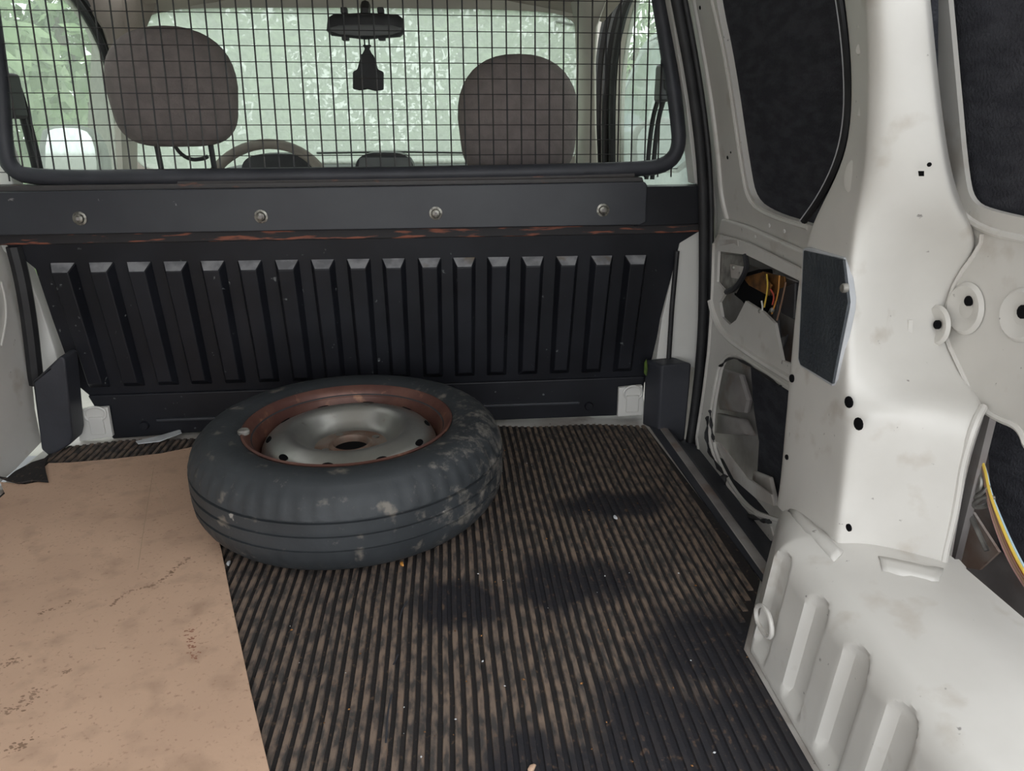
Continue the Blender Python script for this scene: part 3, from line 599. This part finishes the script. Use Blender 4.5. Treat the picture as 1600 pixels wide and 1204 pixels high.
# ================================================================== FLOOR COVERINGS
mt = tag(empty('rubber_mat', (-.2, .8, 0)), 'black ribbed rubber floor mat, dusty brown and oil stained', 'floor mat')
def back_edge(x): return 1.612 + .010 * math.sin(x * 9 + .6) + .007 * math.sin(x * 23)
L0, R0 = -.90, .474
notch = [(R0, 1.595, 0), (.484, 1.3, 0), (.492, 1.06, 0), (.492, .955, 0), (.402, .80, 0), (.402, .06, 0)]
ol = [(L0, .06, 0), (L0, 1.50, 0)] + [(L0 + (R0 - L0) * i / 40, back_edge(L0 + (R0 - L0) * i / 40) - (.02 if i in (0, 40) else 0), 0) for i in range(41)] + notch
MB().prism([Vector(p) + Vector((0, 0, -.0055)) for p in ol], (0, 0, .0055)).build('mat_sheet', 'matbase', mt, False)
p_ = .0147; n = int((.489 - L0) / p_); meshes = {}
def ribmesh(y0, y1):
    k = (round(y0, 2), round(y1, 3))
    a, b, h = .0046, .0034, .0032
    b_ = MB(); S = 14; rowsR = []
    for i in range(S + 1):
        y = y0 + (y1 - y0) * i / S; rowsR.append([Vector((dx + .0010 * math.sin(y * 17 + y1 * 40), y, dz)) for dx, dz in ((-a, -.0005), (-b, h), (b, h), (a, -.0005))])
    b_.grid(rowsR); b_.add(rowsR[-1], [(0, 1, 2, 3)]); b_.add(rowsR[0], [(3, 2, 1, 0)])
    return b_
for i in range(1, n):
    x = L0 + i * p_
    y0 = .08 if x < .396 else .80 + (x - .396) / .092 * .155 + .01
    y1 = back_edge(x) - .002 if x < R0 - .004 else 1.3 - (x - R0) * 20
    o = ribmesh(y0, y1).build('rib', 'matrib', mt, False); o.location = (x, 0, 0)

bo = tag(empty('hardboard_sheet', (-.6, 1.0, .004)), 'tan hardboard sheet lying over the mat left of the spare wheel', 'board')
bz = .0042
bpts = [onZ(*p, bz + .004) for p in ((70, 750), (72, 738), (68, 730), (76, 723), (110, 722), (180, 716), (250, 708), (304, 697), (311, 730), (325, 790), (346, 858), (362, 940), (392, 1080), (424, 1215), (440, 1330))]
bpts += [Vector((-.17, .12, bz + .004)), Vector((-.885, .12, bz + .004)), Vector((-.885, 1.36, bz + .004))] + [onZ(*p, bz + .004) for p in ((0, 752), (40, 756))]
# gently sagging sheet: tessellate a fine strip outline
MB().prism(bpts, (0, 0, -.004)).build('board_panel', 'board', bo, False, .0008)
def scr(pts, m, name, r=.001, z=bz + .0043, parent=bo): return MB().tube(smooth([onZ(*p, z) for p in pts]), r, 5, flat=.4).build(name, m, parent)
M['scratch'] = mat('dark_scratch', (.27, .17, .11), (.34, .22, .15), 60, .8)
M['scratchl'] = mat('light_scratch', (.55, .40, .28), (.5, .36, .25), 60, .8)
M['stain'] = mat('rusty_red_stain', (.30, .13, .085), (.36, .20, .13), 90, .8)
def smear(pts, m, n, w_, name='stain'):          # broken, irregular dirt mark lying on the board
    P = smooth([onZ(*p, bz + .0042) for p in pts], 3); b = MB()
    for i in range(n):
        t = rnd.random() * (len(P) - 1.001); k = int(t); c = P[k].lerp(P[k + 1], t - k) + Vector((rnd.gauss(0, w_), rnd.gauss(0, w_), 0)); r_ = rnd.uniform(.0008, .0026)
        q0 = rnd.random() * 6; b.add([c + Vector((math.cos(q0 + q * 1.05) * r_ * rnd.uniform(.5, 1.5), math.sin(q0 + q * 1.05) * r_ * rnd.uniform(.4, 1.0), 0)) for q in range(6)] + [c + Vector((0, 0, .0002))], [(q, (q + 1) % 6, 6) for q in range(6)])
    o = b.build(name, m, bo, False, weld=False); o['kind'] = 'stuff'; return o
smear(((175, 945), (182, 938), (198, 924), (215, 920), (240, 914)), 'scratch', 60, .0010); smear(((235, 914), (258, 902), (275, 888), (294, 870)), 'scratch', 60, .0030)
smear(((60, 958), (95, 946), (118, 936)), 'scratch', 24, .0025); smear(((296, 985), (300, 1005), (305, 1028)), 'stain', 50, .0035)
smear(((35, 1100), (50, 1085), (55, 1080)), 'scratch', 40, .006); smear(((0, 1112), (18, 1108)), 'scratch', 30, .004); smear(((20, 1170), (50, 1155)), 'scratch', 26, .004); smear(((5, 1040), (22, 1034)), 'scratch', 26, .004); smear(((102, 1050), (106, 1048)), 'scratch', 14, .002)
for pts in (((215, 890), (225, 820), (240, 730)), ((80, 785), (120, 775), (170, 762)), ((235, 740), (262, 800))): scr(pts, 'scratchl', 'scratch', .0006)
# torn rubber flap at the left edge
fp = [onZ(*p, .010) for p in ((-4, 746), (12, 748), (24, 738), (50, 724), (76, 716), (70, 728), (72, 738), (76, 754), (52, 752), (30, 756), (12, 752))]
tag(MB().prism(fp, (0, 0, .004)).build('torn_mat_flap', 'matbase', None, False, .0008), 'torn black rubber flap at the left edge of the hardboard', 'rubber scrap')
ps = [onZ(*p, .008) for p in ((212, 690), (240, 684), (282, 672), (284, 677), (250, 690), (216, 694))]
tag(MB().prism(ps, (0, 0, .0025)).build('metal_strip', 'paper', None, False, .0006), 'pale narrow strip lying at the bulkhead foot left of the wheel', 'strip')
# crumbs scattered on the mat
for nm, m_, lab, cnt, sz in (('white_crumbs', 'paper', 'tiny white crumbs scattered over the rubber mat', 45, .0017), ('brown_crumbs', 'copper', 'tiny brown grit scattered over the rubber mat', 70, .0018)):
    b = MB()
    for i in range(cnt):
        x = rnd.uniform(-.25, .40); y = rnd.uniform(.58, 1.56); s = sz * rnd.uniform(.4, 1.2)
        if math.hypot(x + .195, y - 1.285) < .30: continue
        c = Vector((x, y, .0046)); a = rnd.random() * 3
        b.add([c + Vector((math.cos(a + q) * s * (1.4 if q in (0, math.pi) else .7), math.sin(a + q) * s, 0)) for q in (0, 1.57, math.pi, 4.71)] + [c + Vector((0, 0, s * .9))], [(0, 1, 4), (1, 2, 4), (2, 3, 4), (3, 0, 4), (3, 2, 1, 0)])
    tag(b.build(nm, m_, None, False, weld=False), lab, 'crumbs', kind='stuff')
def chip(x, y, s, m, lab):
    c = onZ(x, y, .004); o = MB().pillow([Vector((s * math.cos(q) * (1 + .3 * math.sin(3 * q)), 0, s * .6 * math.sin(q) * (1 + .2 * math.cos(2 * q)))) for q in (i * math.pi / 5 for i in range(10))], s * .8, (0, 0, 0), (0, 1, 0), 3).build('debris_chip', m)
    o.rotation_euler = (R(90), 0, rnd.random() * 3); o.location = c + Vector((0, 0, s * .3)); tag(o, lab, 'debris')
chip(357, 881, .006, 'paper', 'white chip on the mat beside the hardboard edge')
chip(628, 882, .006, 'w_orange', 'orange chip on the mat in front of the tyre')
chip(830, 1203, .007, 'board', 'tan chip at the bottom edge of the mat')
chip(961, 809, .006, 'paper', 'white chip on the mat right of the tyre')
# worn scuffs on the mat
for pts in (((637, 938), (628, 952), (624, 968)), ((622, 1022), (615, 1038)), ((612, 1085), (606, 1110), (603, 1160))):
    MB().tube(smooth([onZ(*p, .0034) for p in pts]), .0014, 5, flat=.5).build('scuff', 'bar', mt)

# ================================================================== SPARE WHEEL
WC = Vector((-.192, 1.285, .0085))
sw = tag(empty('spare_wheel', WC), 'spare wheel lying flat, black tyre on a rusty brown and silver steel rim', 'wheel')
prof = [(.176, .146), (.186, .156), (.196, .160), (.200, .1625), (.212, .167), (.232, .1685), (.250, .1655), (.2605, .160), (.2615, .1588), (.270, .152), (.2785, .142), (.2840, .130), (.2868, .1205)]
g0 = [(.2885, .116), (.2885, .113), (.2845, .1125), (.2845, .1085), (.2895, .108), (.290, .090), (.286, .0895), (.286, .0845), (.290, .084), (.2898, .064), (.2858, .0635), (.2858, .0585), (.2892, .058), (.2875, .044)]
prof = prof + g0 + [(.2835, .034), (.277, .022), (.268, .012), (.250, .003), (.232, .0), (.212, .0015), (.196, .008), (.180, .018), (.176, .03)]
def rf(i, k):
    if 9 <= i <= 13: return -.0026 if k % 4 == 0 else 0
    if 26 <= i <= 28: return -.0026 if k % 4 == 0 else 0
    return 0
ty = MB().lathe(prof, 240, WC, rf=rf).build('tyre', 'tyre', sw)
tb = [(.176, .03), (.180, .022), (.1785, .04), (.168, .05), (.1655, .075), (.1655, .115), (.172, .128), (.1765, .140), (.1785, .150), (.184, .158), (.191, .1635), (.1945, .1615), (.1935, .157), (.186, .152), (.176, .143)]
MB().lathe(tb, 120, WC).build('rim_barrel', 'rimb', sw)
db = [(.1655, .108), (.162, .120), (.156, .131), (.149, .138), (.140, .1425), (.130, .146), (.121, .1495), (.113, .1505), (.106, .148), (.098, .140), (.088, .126), (.078, .1155), (.072, .112), (.068, .111)]
dsk = MB().lathe(db, 120, WC).build('rim_disc', 'rims', sw)
MB().lathe([(.068, .111), (.062, .112), (.052, .1135), (.046, .1145), (.041, .113), (.0375, .1165), (.0345, .1165), (.0325, .110), (.0325, .05)], 80, WC).build('hub_centre', 'hub', sw)
MB().lathe([(.0335, .103), (.0001, .103)], 40, WC).build('hub_bore', 'hole', sw)
for k in range(10):
    a = 2 * math.pi * (k + .28) / 10; c = WC + Vector((math.cos(a) * .1475, math.sin(a) * .1475, .1388)); nrm = Vector((math.cos(a) * .62, math.sin(a) * .62, .78))
    tg = Vector((-math.sin(a), math.cos(a), 0)); bn = nrm.cross(tg)
    MB().prism([c + tg * (.0115 * math.cos(q)) + bn * (.0060 * math.sin(q)) - nrm * .001 for q in (i * math.pi / 8 for i in range(16))], nrm * .0022).build('vent_slot', 'hole', dsk, False)
for k in range(4):
    a = 2 * math.pi * (k + .35) / 4; disc('wheel_nut_hole', WC + Vector((math.cos(a) * .052, math.sin(a) * .052, .114)), (0, 0, 1), .0075, .0008, 'rims', dsk, 12)
a = R(193); disc('balance_weight', WC + Vector((math.cos(a) * .188, math.sin(a) * .188, .164)), (0, 0, 1), .011, .004, 'zinc', sw, 12)

# ================================================================== CABIN
# headlining and screen surround
WSb, WSt = (2.98, .565), (2.36, 1.055)          # windscreen foot and top (Y, Z)
Wn = Vector((0, -(WSt[1] - WSb[1]), (WSt[0] - WSb[0]))); Wd = Wn.dot(Vector((0, WSb[0], WSb[1])))
def wS(x, y): return onp(x, y, Wn, Wd)
hl = tag(MB().grid([[Vector((x, y, 1.115 - .05 * abs((x + .17) / .62) ** 3 - (.055 * max(0, (y - 1.9) / .5)) ** 1)) for x in [-.80 + .1 * i for i in range(14)]] for y in (1.66, 1.9, 2.1, 2.25, 2.4)]).build('cab_headlining', 'liner', None, solid=.015), 'grey brown headlining above the windscreen', 'headlining', kind='structure')
w1 = tag(empty('window_1', (-.17, 2.9, .56)), 'rain wet windscreen with green foliage beyond', 'windscreen', kind='structure')
ws = smc([wS(*p) for p in ((226, 40), (236, 20), (300, 12), (560, 12), (850, 16), (897, 30), (906, 60), (904, 200), (900, 262), (560, 270), (200, 280), (205, 160))], 2)
MB().prism(ws, Wn.normalized() * .004).build('glass_pane', 'wetglass', w1, False)
# screen surround ring
ring = [wS(*p) for p in ((150, -60), (950, -60), (932, 20), (926, 300), (130, 330))]
MB().sheet([ring, ws], Wn.normalized() * -.02).build('screen_surround', 'beige', w1, False)
MB().tube([wS(495, 238), wS(620, 236), wS(740, 238)], .006, 6).build('lower_seal', 'rubber', w1)
MB().tube([wS(*p) - Wn.normalized() * .003 for p in ((866, 27), (897, 32), (897, 52), (868, 50))], .0016, 5, True).build('sticker_outline', 'dash', w1)
MB().tube([wS(*p) - Wn.normalized() * .003 for p in ((868, 34), (895, 39))], .004, 5).build('sticker_band', 'dash', w1)
# wiper arm
MB().tube([wS(870, 262) + Vector((0, .03, .02)), wS(904, 215) + Vector((0, .03, .02)), wS(906, 180) + Vector((0, .03, .02))], .006, 6).build('wiper_arm', 'rubber', w1)
# front doors: plane leaning, window opening, seals
def cab_door(nm, wnm, sgn, pl, belt, label, wlabel, gpts, opts, seals):
    d = tag(empty(nm, (sgn * .6 - .17, 2.1, -.1)), label, 'van door', kind='structure')
    n_, dd = pl
    f = lambda p: onp(p[0], p[1], n_, dd)
    g = smooth([f(p) for p in gpts], 2)
    ext = Vector((sgn * .03, 0, .004))
    MB().sheet([[f(p) for p in opts], g], ext).build('door_frame', 'beige', d, False)
    for s, r in seals: MB().tube(smooth([f(p) - Vector((sgn * .008, 0, 0)) for p in s]), r, 8).build('window_seal', 'rubber', d)
    w_ = tag(empty(wnm, g[0]), wlabel, 'window', kind='structure')
    MB().prism([p + ext * .5 for p in g], (sgn * .004, 0, 0)).build('glass_pane', 'sideglass', w_, False)
    return d
plR = (Vector((1, 0, .12)), .62 + .12 * .57); plL = (Vector((-1, 0, .12)), .97 + .12 * .57)
dR = cab_door('door_2', 'window_2', 1, plR, .58, 'right front cab door with beige trim seen through the mesh', 'misty right front door window with a silver car outside',
   ((960, 330), (962, 262), (962, 130), (975, 30), (1000, -40), (1200, -120), (1300, 0), (1250, 330)), ((925, 360), (930, -60), (960, -120), (1350, -250), (1400, 400)),
   ((((938, 300), (938, 120), (950, 30), (975, -30)), .017), (((950, 300), (950, 125), (962, 35), (988, -30)), .016), (((961, 300), (960, 130), (973, 32), (1000, -35)), .014)))
dLf = cab_door('door_3', 'window_3', -1, plL, .58, 'left front cab door with beige trim seen through the mesh', 'misty left front door window with green foliage outside',
   ((195, 330), (192, 262), (186, 150), (160, 60), (120, 0), (60, -60), (-300, -150), (-400, 200), (-300, 340)), ((215, 380), (214, 60), (150, -60), (60, -130), (-420, -260), (-520, 400)),
   ((((176, 160), (158, 75), (122, 10), (90, -25)), .010), (((184, 160), (166, 70), (132, 5), (98, -30)), .008), (((193, 165), (176, 66), (142, 0), (106, -36)), .012)))
# right A-pillar trim
t5 = tag(empty('trim_5', wS(920, 200)), 'pale beige pillar trim right of the windscreen', 'pillar trim', kind='structure')
MB().grid([[onY(x0, y, 2.80 - .5 * (262 - y) / 262), onY((x0 + x1) / 2, y, 2.70 - .5 * (262 - y) / 262), onY(x1, y, 2.66 - .5 * (262 - y) / 262)] for x0, x1, y in ((900, 936, 300), (903, 932, 200), (905, 931, 100), (903, 934, 40), (896, 948, 0), (880, 975, -60))]).build('pillar_cover', 'beige', t5, solid=.01)
t6 = tag(empty('trim_6', wS(190, 60)), 'grey brown pillar trim left of the windscreen', 'pillar trim', kind='structure')
MB().grid([[onY(x0, y, 2.50 - .3 * (262 - y) / 262), onY((x0 + x1) / 2, y, 2.60 - .3 * (262 - y) / 262), onY(x1, y, 2.62 - .3 * (262 - y) / 262)] for x0, x1, y in ((190, 212, 300), (188, 212, 200), (184, 216, 120), (160, 226, 45), (130, 245, 0), (90, 270, -60))]).build('pillar_cover', 'liner', t6, solid=.01)
# bonnet seen through the windscreen
tag(MB().grid([[Vector((x, y, .565 - .03 * ((y - 3.0) / .9) - .08 * ((y - 3.0) / .9) ** 4 - .05 * abs((x + .17) / .7) ** 3)) for x in [-.85 + .13 * i for i in range(11)]] for y in (3.0, 3.15, 3.3, 3.5, 3.7, 3.85, 3.95)]).build('bonnet', 'whiteb', None, solid=.01), 'white bonnet of the van beyond the windscreen', 'bonnet')
# dashboard
db_ = tag(empty('dashboard', (-.17, 2.6, 0)), 'grey dashboard with cowl and centre display beyond the mesh', 'dashboard')
dp = [(2.60, .10), (2.56, .30), (2.58, .47), (2.63, .515), (2.7, .535), (2.8, .545), (2.98, .545), (2.98, .10)]
MB().prism([(-.78, y, z) for y, z in dp], (1.28, 0, 0)).build('dash_body', 'dash', db_, True, .015)
def dome(name, x0, x1, yt, yb, Y, d, m, parent=db_):
    c = onY((x0 + x1) / 2, yb, Y); w_ = (onY(x1, yb, Y) - onY(x0, yb, Y)).length / 2; h = onY((x0 + x1) / 2, yt, Y).z - c.z
    P = [c + Vector((w_ * math.copysign(abs(math.cos(q)) ** .6, math.cos(q)), 0, h * abs(math.sin(q)) ** .7)) for q in (i * math.pi / 16 for i in range(17))] + [c + Vector((-w_, 0, -.06)), c + Vector((w_, 0, -.06))]
    return MB().prism(P, (0, d, 0)).build(name, m, parent, True, .006)
dome('instrument_cowl', 378, 492, 240, 275, 2.60, .12, 'dark'); dome('centre_display', 555, 648, 238, 275, 2.60, .12, 'dark')
MB().prism([onY(*p, 2.596) for p in ((562, 246), (642, 246), (644, 262), (560, 262))], (0, -.003, 0)).build('display_glass', 'dash', db_, False, .002)
# steering wheel
sC = onY(419, 316, 2.36); ax = Vector((0, -.88, .47)).normalized(); e1 = Vector((1, 0, 0)); e2 = ax.cross(e1).normalized()
if e2.z < 0: e2 = -e2
sg = tag(empty('steering_wheel', sC), 'grey brown steering wheel behind the left seat headrest', 'steering wheel'); SR = .192
MB().tube([sC + e1 * (SR * math.cos(q)) + e2 * (SR * math.sin(q)) for q in (i * 2 * math.pi / 48 for i in range(48))], .0155, 10, True).build('wheel_ring', 'wheelgrey', sg)
for q in (R(180), R(0), R(270)): MB().tube([sC - ax * .02, sC + (e1 * math.cos(q) + e2 * math.sin(q)) * SR * .98], [.022, .014], 8, flat=.5).build('spoke', 'dark', sg)
MB().lathe([(.06, -.03), (.065, .0), (.05, .015), (.0001, .02)], 24, sC - ax * .02, ax).build('hub_cover', 'dark', sg)
MB().tube([sC - ax * .03, sC - ax * .12], .03, 10).build('column', 'dark', sg)
# seats
def seat(cx, hl_, hr_, ht, hb, Yh, label, posts):
    e = tag(empty('front_seat', (cx, Yh + .25, -.1)), label, 'seat', 'front seats beyond the bulkhead')
    a, b = onY(hl_, (ht + hb) / 2, Yh), onY(hr_, (ht + hb) / 2, Yh); zt, zb_ = onY((hl_ + hr_) / 2, ht, Yh).z, onY((hl_ + hr_) / 2, hb, Yh).z
    W, Hh = (b.x - a.x) / 2, (zt - zb_) / 2; c = Vector(((a.x + b.x) / 2, Yh, (zt + zb_) / 2)); out = []
    for i in range(40):
        q = i * 2 * math.pi / 40; n_ = 2.35 if math.sin(q) > 0 else 3.6; k = 1.0 - .03 * (math.sin(q) < 0)
        out.append(c + Vector((W * k * math.copysign(abs(math.cos(q)) ** (2 / n_), math.cos(q)), 0, Hh * math.copysign(abs(math.sin(q)) ** (2 / n_), math.sin(q)))))
    MB().pillow(out, .13, (0, 0, 0), (0, 1, .1), 8, 2.6).build('headrest', 'seat', e)
    for px_ in (-.06, .06): MB().tube([(c.x + px_, Yh + .005, c.z), (c.x + px_, Yh + .03, .50)], .0065, 8).build('headrest_post', 'dark', e)
    bo_ = [Vector((c.x + sx * .25 * (1 - .12 * max(0, (z - .3) / .3)), Yh + .02, z)) for sx, z in ((-1, .0), (-1, .2), (-1, .4), (-.9, .5), (-.6, .545), (0, .55), (.6, .545), (.9, .5), (1, .4), (1, .2), (1, 0))]
    MB().pillow(smc(bo_, 1), .16, (0, .06, 0), (0, 1, -.12), 6, 3).build('seat_back', 'seat', e)
    MB().box(c.x - .25, c.x + .25, Yh + .12, Yh + .60, -.10, .06).build('seat_cushion', 'seat', e, True, .04)
seat(-.56, 168, 370, 40, 229, 1.80, 'grey fabric front seat with domed headrest, behind the steering wheel', 2)
seat(.2, 715, 903, 84, 280, 1.80, 'grey fabric front seat with domed headrest, right of the hanging ornament', 2)
# seat belts
def belt(pts, X, blk, label):
    e = tag(empty('seat_belt', onX(*pts[-1], X)), label, 'seat belt')
    for o_ in (0, 9):
        MB().tube(smooth([onX(x + o_, y, X) for x, y in pts]), .0065, 6, flat=.35).build('strap', 'rubber', e)
    p = onX(*blk, X); MB().box(p.x - .015, p.x + .015, p.y - .03, p.y + .03, p.z - .045, p.z + .045).build('belt_guide', 'dark', e, True, .008)
belt(((18, 130), (30, 165), (48, 235), (62, 300)), -.90, (16, 150), 'black seat belt hanging at the left edge of the mesh')
belt(((1034, 120), (1030, 150), (1018, 190), (1010, 280)), .57, (1036, 130), 'black seat belt hanging at the right edge of the mesh')
MB_c = MB().tube(smooth([onY(*p, 2.0) for p in ((270, 215), (276, 235), (296, 250), (318, 248), (325, 244))], 2), .005, 6).build('looped_cable', 'rubber'); tag(MB_c, 'thin black cable loop below the left headrest', 'cable')
# interior mirror and hanging ornament
mr = tag(empty('rear_view_mirror', wS(572, 12)), 'black rear view mirror hanging below the headlining', 'mirror')
mo = [onY(x, y, 2.28) for x, y in ((512, 28), (520, 23), (570, 20), (622, 23), (631, 30), (632, 52), (626, 58), (570, 62), (518, 56), (510, 48))]
MB().pillow(mo, .05, (0, 0, 0), (0, 1, 0), 5, 3.5).build('mirror_shell', 'dark', mr)
MB().pillow(smc([onY(x, y, 2.256) for x, y in ((516, 40), (570, 38), (628, 40), (627, 53), (570, 57), (517, 52))], 1), .012, (0, 0, 0), (0, 1, 0), 4, 4).build('mirror_glass', 'dash', mr)
MB().tube([onY(571, 24, 2.29), onY(571, 8, 2.34)], .014, 8).build('mirror_stalk', 'dark', mr)
for x in (538, 571, 595): MB().box(-.009, .009, -.015, .015, -.008, .008).build('clip', 'dark', mr, True, .003).location = onY(x, 17, 2.28)
for x in (540, 597): MB().box(-.010, .010, -.012, .012, -.006, .006).build('clip', 'dark', mr, True, .003).location = onY(x, 60, 2.28)
orn = tag(empty('hanging_ornament', onY(574, 62, 2.27)), 'dark bell shaped ornament dangling from the mirror', 'ornament')
MB().prism([onY(x, y, 2.26) for x, y in ((564, 84), (582, 84), (586, 92), (590, 108), (599, 112), (599, 140), (586, 142), (574, 139), (562, 141), (551, 139), (551, 112), (558, 108), (562, 92))], (0, .022, 0)).build('pendant', 'rubber', orn, True, .006)
MB().prism([onY(x, y, 2.262) for x, y in ((566, 70), (580, 70), (577, 76), (582, 86), (565, 86), (570, 76))], (0, .012, 0)).build('bow', 'rubber', orn, True, .002)
for x in (569, 576): MB().tube([onY(x, 58, 2.27), onY(x + 1, 74, 2.268)], .0022, 5).build('cord', 'rubber', orn)

# ================================================================== OUTSIDE
# door mirrors
def dmirror(pts, Y, d, label, glassp, gm='mirrorglass'):
    e = tag(empty('door_mirror', onY(*pts[0], Y)), label, 'door mirror', 'door mirrors outside the cab')
    MB().pillow(smc([onY(*p, Y) for p in pts], 1), .12, (0, 0, 0), (0, 1, 0), 6, 3).build('mirror_shell', 'dash', e)
    MB().prism(smc([onY(*p, Y - .062) for p in glassp], 1), (0, .004, 0)).build('mirror_glass', gm, e, False)
    return e
dmirror(((66, 205), (90, 194), (135, 196), (158, 215), (172, 262), (170, 300), (66, 300)), 2.45, 1, 'door mirror with bright glass outside the left cab window', ((71, 206), (90, 199), (132, 201), (146, 220), (152, 262), (150, 296), (71, 296)))
dmirror(((985, 215), (1000, 190), (1040, 180), (1080, 200), (1080, 270), (990, 270)), 2.65, 1, 'grey door mirror outside the right cab window', ((994, 218), (1006, 197), (1040, 190), (1072, 206), (1072, 264), (998, 264)), 'carglass')
gd = tag(MB().grid([[Vector((x, y, -.62)) for x in (-40, 0, 40)] for y in (-30, 0, 10, 40)]).build('ground', 'ground', None, False), 'gravel ground outside the van', 'ground', kind='structure')
def bush(c, rx, ry, rz, n, label, s=.09):
    e = tag(empty('bush', (c[0], c[1], -.62)), label, 'bush', 'bushes around the van')
    b = MB(); vs = []; fs = []
    for i in range(n):
        while True:
            d = Vector((rnd.uniform(-1, 1), rnd.uniform(-1, 1), rnd.uniform(-1, 1)))
            if .45 < d.length < 1: break
        k = 1 + .18 * math.sin(d.x * 7 + c[0]) * math.cos(d.z * 6)
        p = Vector((c[0] + d.x * rx * k, c[1] + d.y * ry * k, c[2] + d.z * rz * k))
        if p.z < -.6: continue
        u = Vector((rnd.gauss(0, 1), rnd.gauss(0, 1), rnd.gauss(0, 1))).normalized(); v = u.orthogonal().normalized(); q = s * rnd.uniform(.6, 1.3); m = len(vs)
        vs += [p - u * q, p + v * q * .45, p + u * q, p - v * q * .45]; fs.append((m, m + 1, m + 2, m + 3))
    b.v = [Vector(x) for x in vs]; b.f = fs; o = b.build('foliage', 'leaf', e, False, weld=False); o['kind'] = 'stuff'
    for k in range(3):
        a = k * 2.1; MB().tube(smooth([(c[0] + .1 * math.cos(a), c[1] + .1 * math.sin(a), -.62), (c[0] + rx * .2 * math.cos(a), c[1] + ry * .2 * math.sin(a), c[2] - rz * .3), (c[0] + rx * .5 * math.cos(a), c[1] + ry * .5 * math.sin(a), c[2] + rz * .4)]), .05, 6).build('stem', 'bark', e)
bush((-3.1, 8.2, .9), 1.7, 1.2, 1.9, 5000, 'tall green bush beyond the windscreen, behind the left headrest')
bush((-.7, 12.9, 1.3), 2.6, 1.3, 2.5, 9500, 'tall green bush beyond the windscreen, behind the mirror')
bush((1.7, 9.8, .8), 1.6, 1.2, 1.9, 4600, 'green bush beyond the windscreen, behind the right headrest')
bush((-3.4, 4.3, .7), 1.3, 1.6, 1.7, 5200, 'leafy green bush outside the left cab window')
bush((5.9, 11.5, 1.2), 2.2, 1.4, 2.0, 4200, 'dull green bush above the silver car roof')
# silver car parked alongside
ca = tag(empty('parked_car', (2.1, 4.6, -.62)), 'silver car parked outside the right cab window', 'car')
CXl = 1.32; Wc = 1.7
bodyp = [(2.3, -.35), (2.35, .25), (2.6, .52), (3.2, .58), (4.9, .56), (5.9, .45), (6.4, .2), (6.45, -.35)]
MB().prism([(CXl, y, z) for y, z in bodyp], (Wc, 0, 0)).build('car_body', 'silver', ca, True, .06)
roofp = [(2.5, .98), (2.8, 1.09), (3.6, 1.14), (4.3, 1.10), (4.55, 1.03), (4.5, .99), (3.6, 1.06), (2.8, 1.02)]
MB().prism([(CXl + .12, y, z) for y, z in roofp], (Wc - .24, 0, 0)).build('roof', 'silver', ca, True, .03)
def post(a, b, wdt=.05):
    for s in (0, 1):
        x0, x1 = (CXl + .01, CXl + .13) if s == 0 else (CXl + Wc - .01, CXl + Wc - .13)
        MB().prism([(x0, a[0] - wdt, a[1]), (x0, a[0] + wdt, a[1]), (x1, b[0] + wdt, b[1]), (x1, b[0] - wdt, b[1])], (.04 if s == 0 else -.04, 0, 0)).build('pillar', 'silver', ca, True, .01)
post((5.05, .54), (4.45, 1.04), .05); post((3.75, .56), (3.7, 1.08), .04); post((2.55, .5), (2.6, 1.02), .06)
for a, b, c_, d in (((3.8, .56), (5.0, .56), (4.42, 1.05), (3.75, 1.07)), ((2.6, .55), (3.72, .56), (3.68, 1.07), (2.65, 1.02))):
    for s in (0, 1):
        X0, X1 = (CXl + .03, CXl + .14) if s == 0 else (CXl + Wc - .03, CXl + Wc - .14)
        MB().prism([(X0, *a), (X0, *b), (X1, *c_), (X1, *d)], (.01, 0, 0)).build('side_window', 'carglass', ca, False)
MB().prism([(CXl + .06, 5.08, .55), (CXl + Wc - .06, 5.08, .55), (CXl + Wc - .16, 4.48, 1.04), (CXl + .16, 4.48, 1.04)], (0, -.01, -.01)).build('windscreen', 'carglass', ca, False)
for y in (2.95, 5.75):
    for xx in (CXl + .02, CXl + Wc - .2):
        MB().lathe([(.12, 0), (.19, .0), (.29, .02), (.31, .06), (.31, .14), (.29, .18), (.12, .18)], 32, (xx, y, -.31), (1, 0, 0)).build('car_tyre', 'tyre', ca)
        MB().lathe([(.0001, .02), (.1, .03), (.19, .01), (.2, .1), (.0001, .1)], 24, (xx, y, -.31), (1, 0, 0)).build('car_wheel', 'silver', ca)
ca.scale = (1, 1, 1)
MB().pillow(smc([(CXl - .08 + .09 * math.cos(q), 4.75, .62 + .07 * math.sin(q)) for q in (i * math.pi / 6 for i in range(12))] if False else [Vector((CXl - .08 + .09 * math.cos(q), 4.75, .62 + .07 * math.sin(q))) for q in (i * math.pi / 6 for i in range(12))], 1), .1, (0, 0, 0), (0, 1, 0), 4).build('car_mirror', 'silver', ca)
ca.location = (2.1, 5.75, -.62); ca.scale = (1, 1, 1.09)
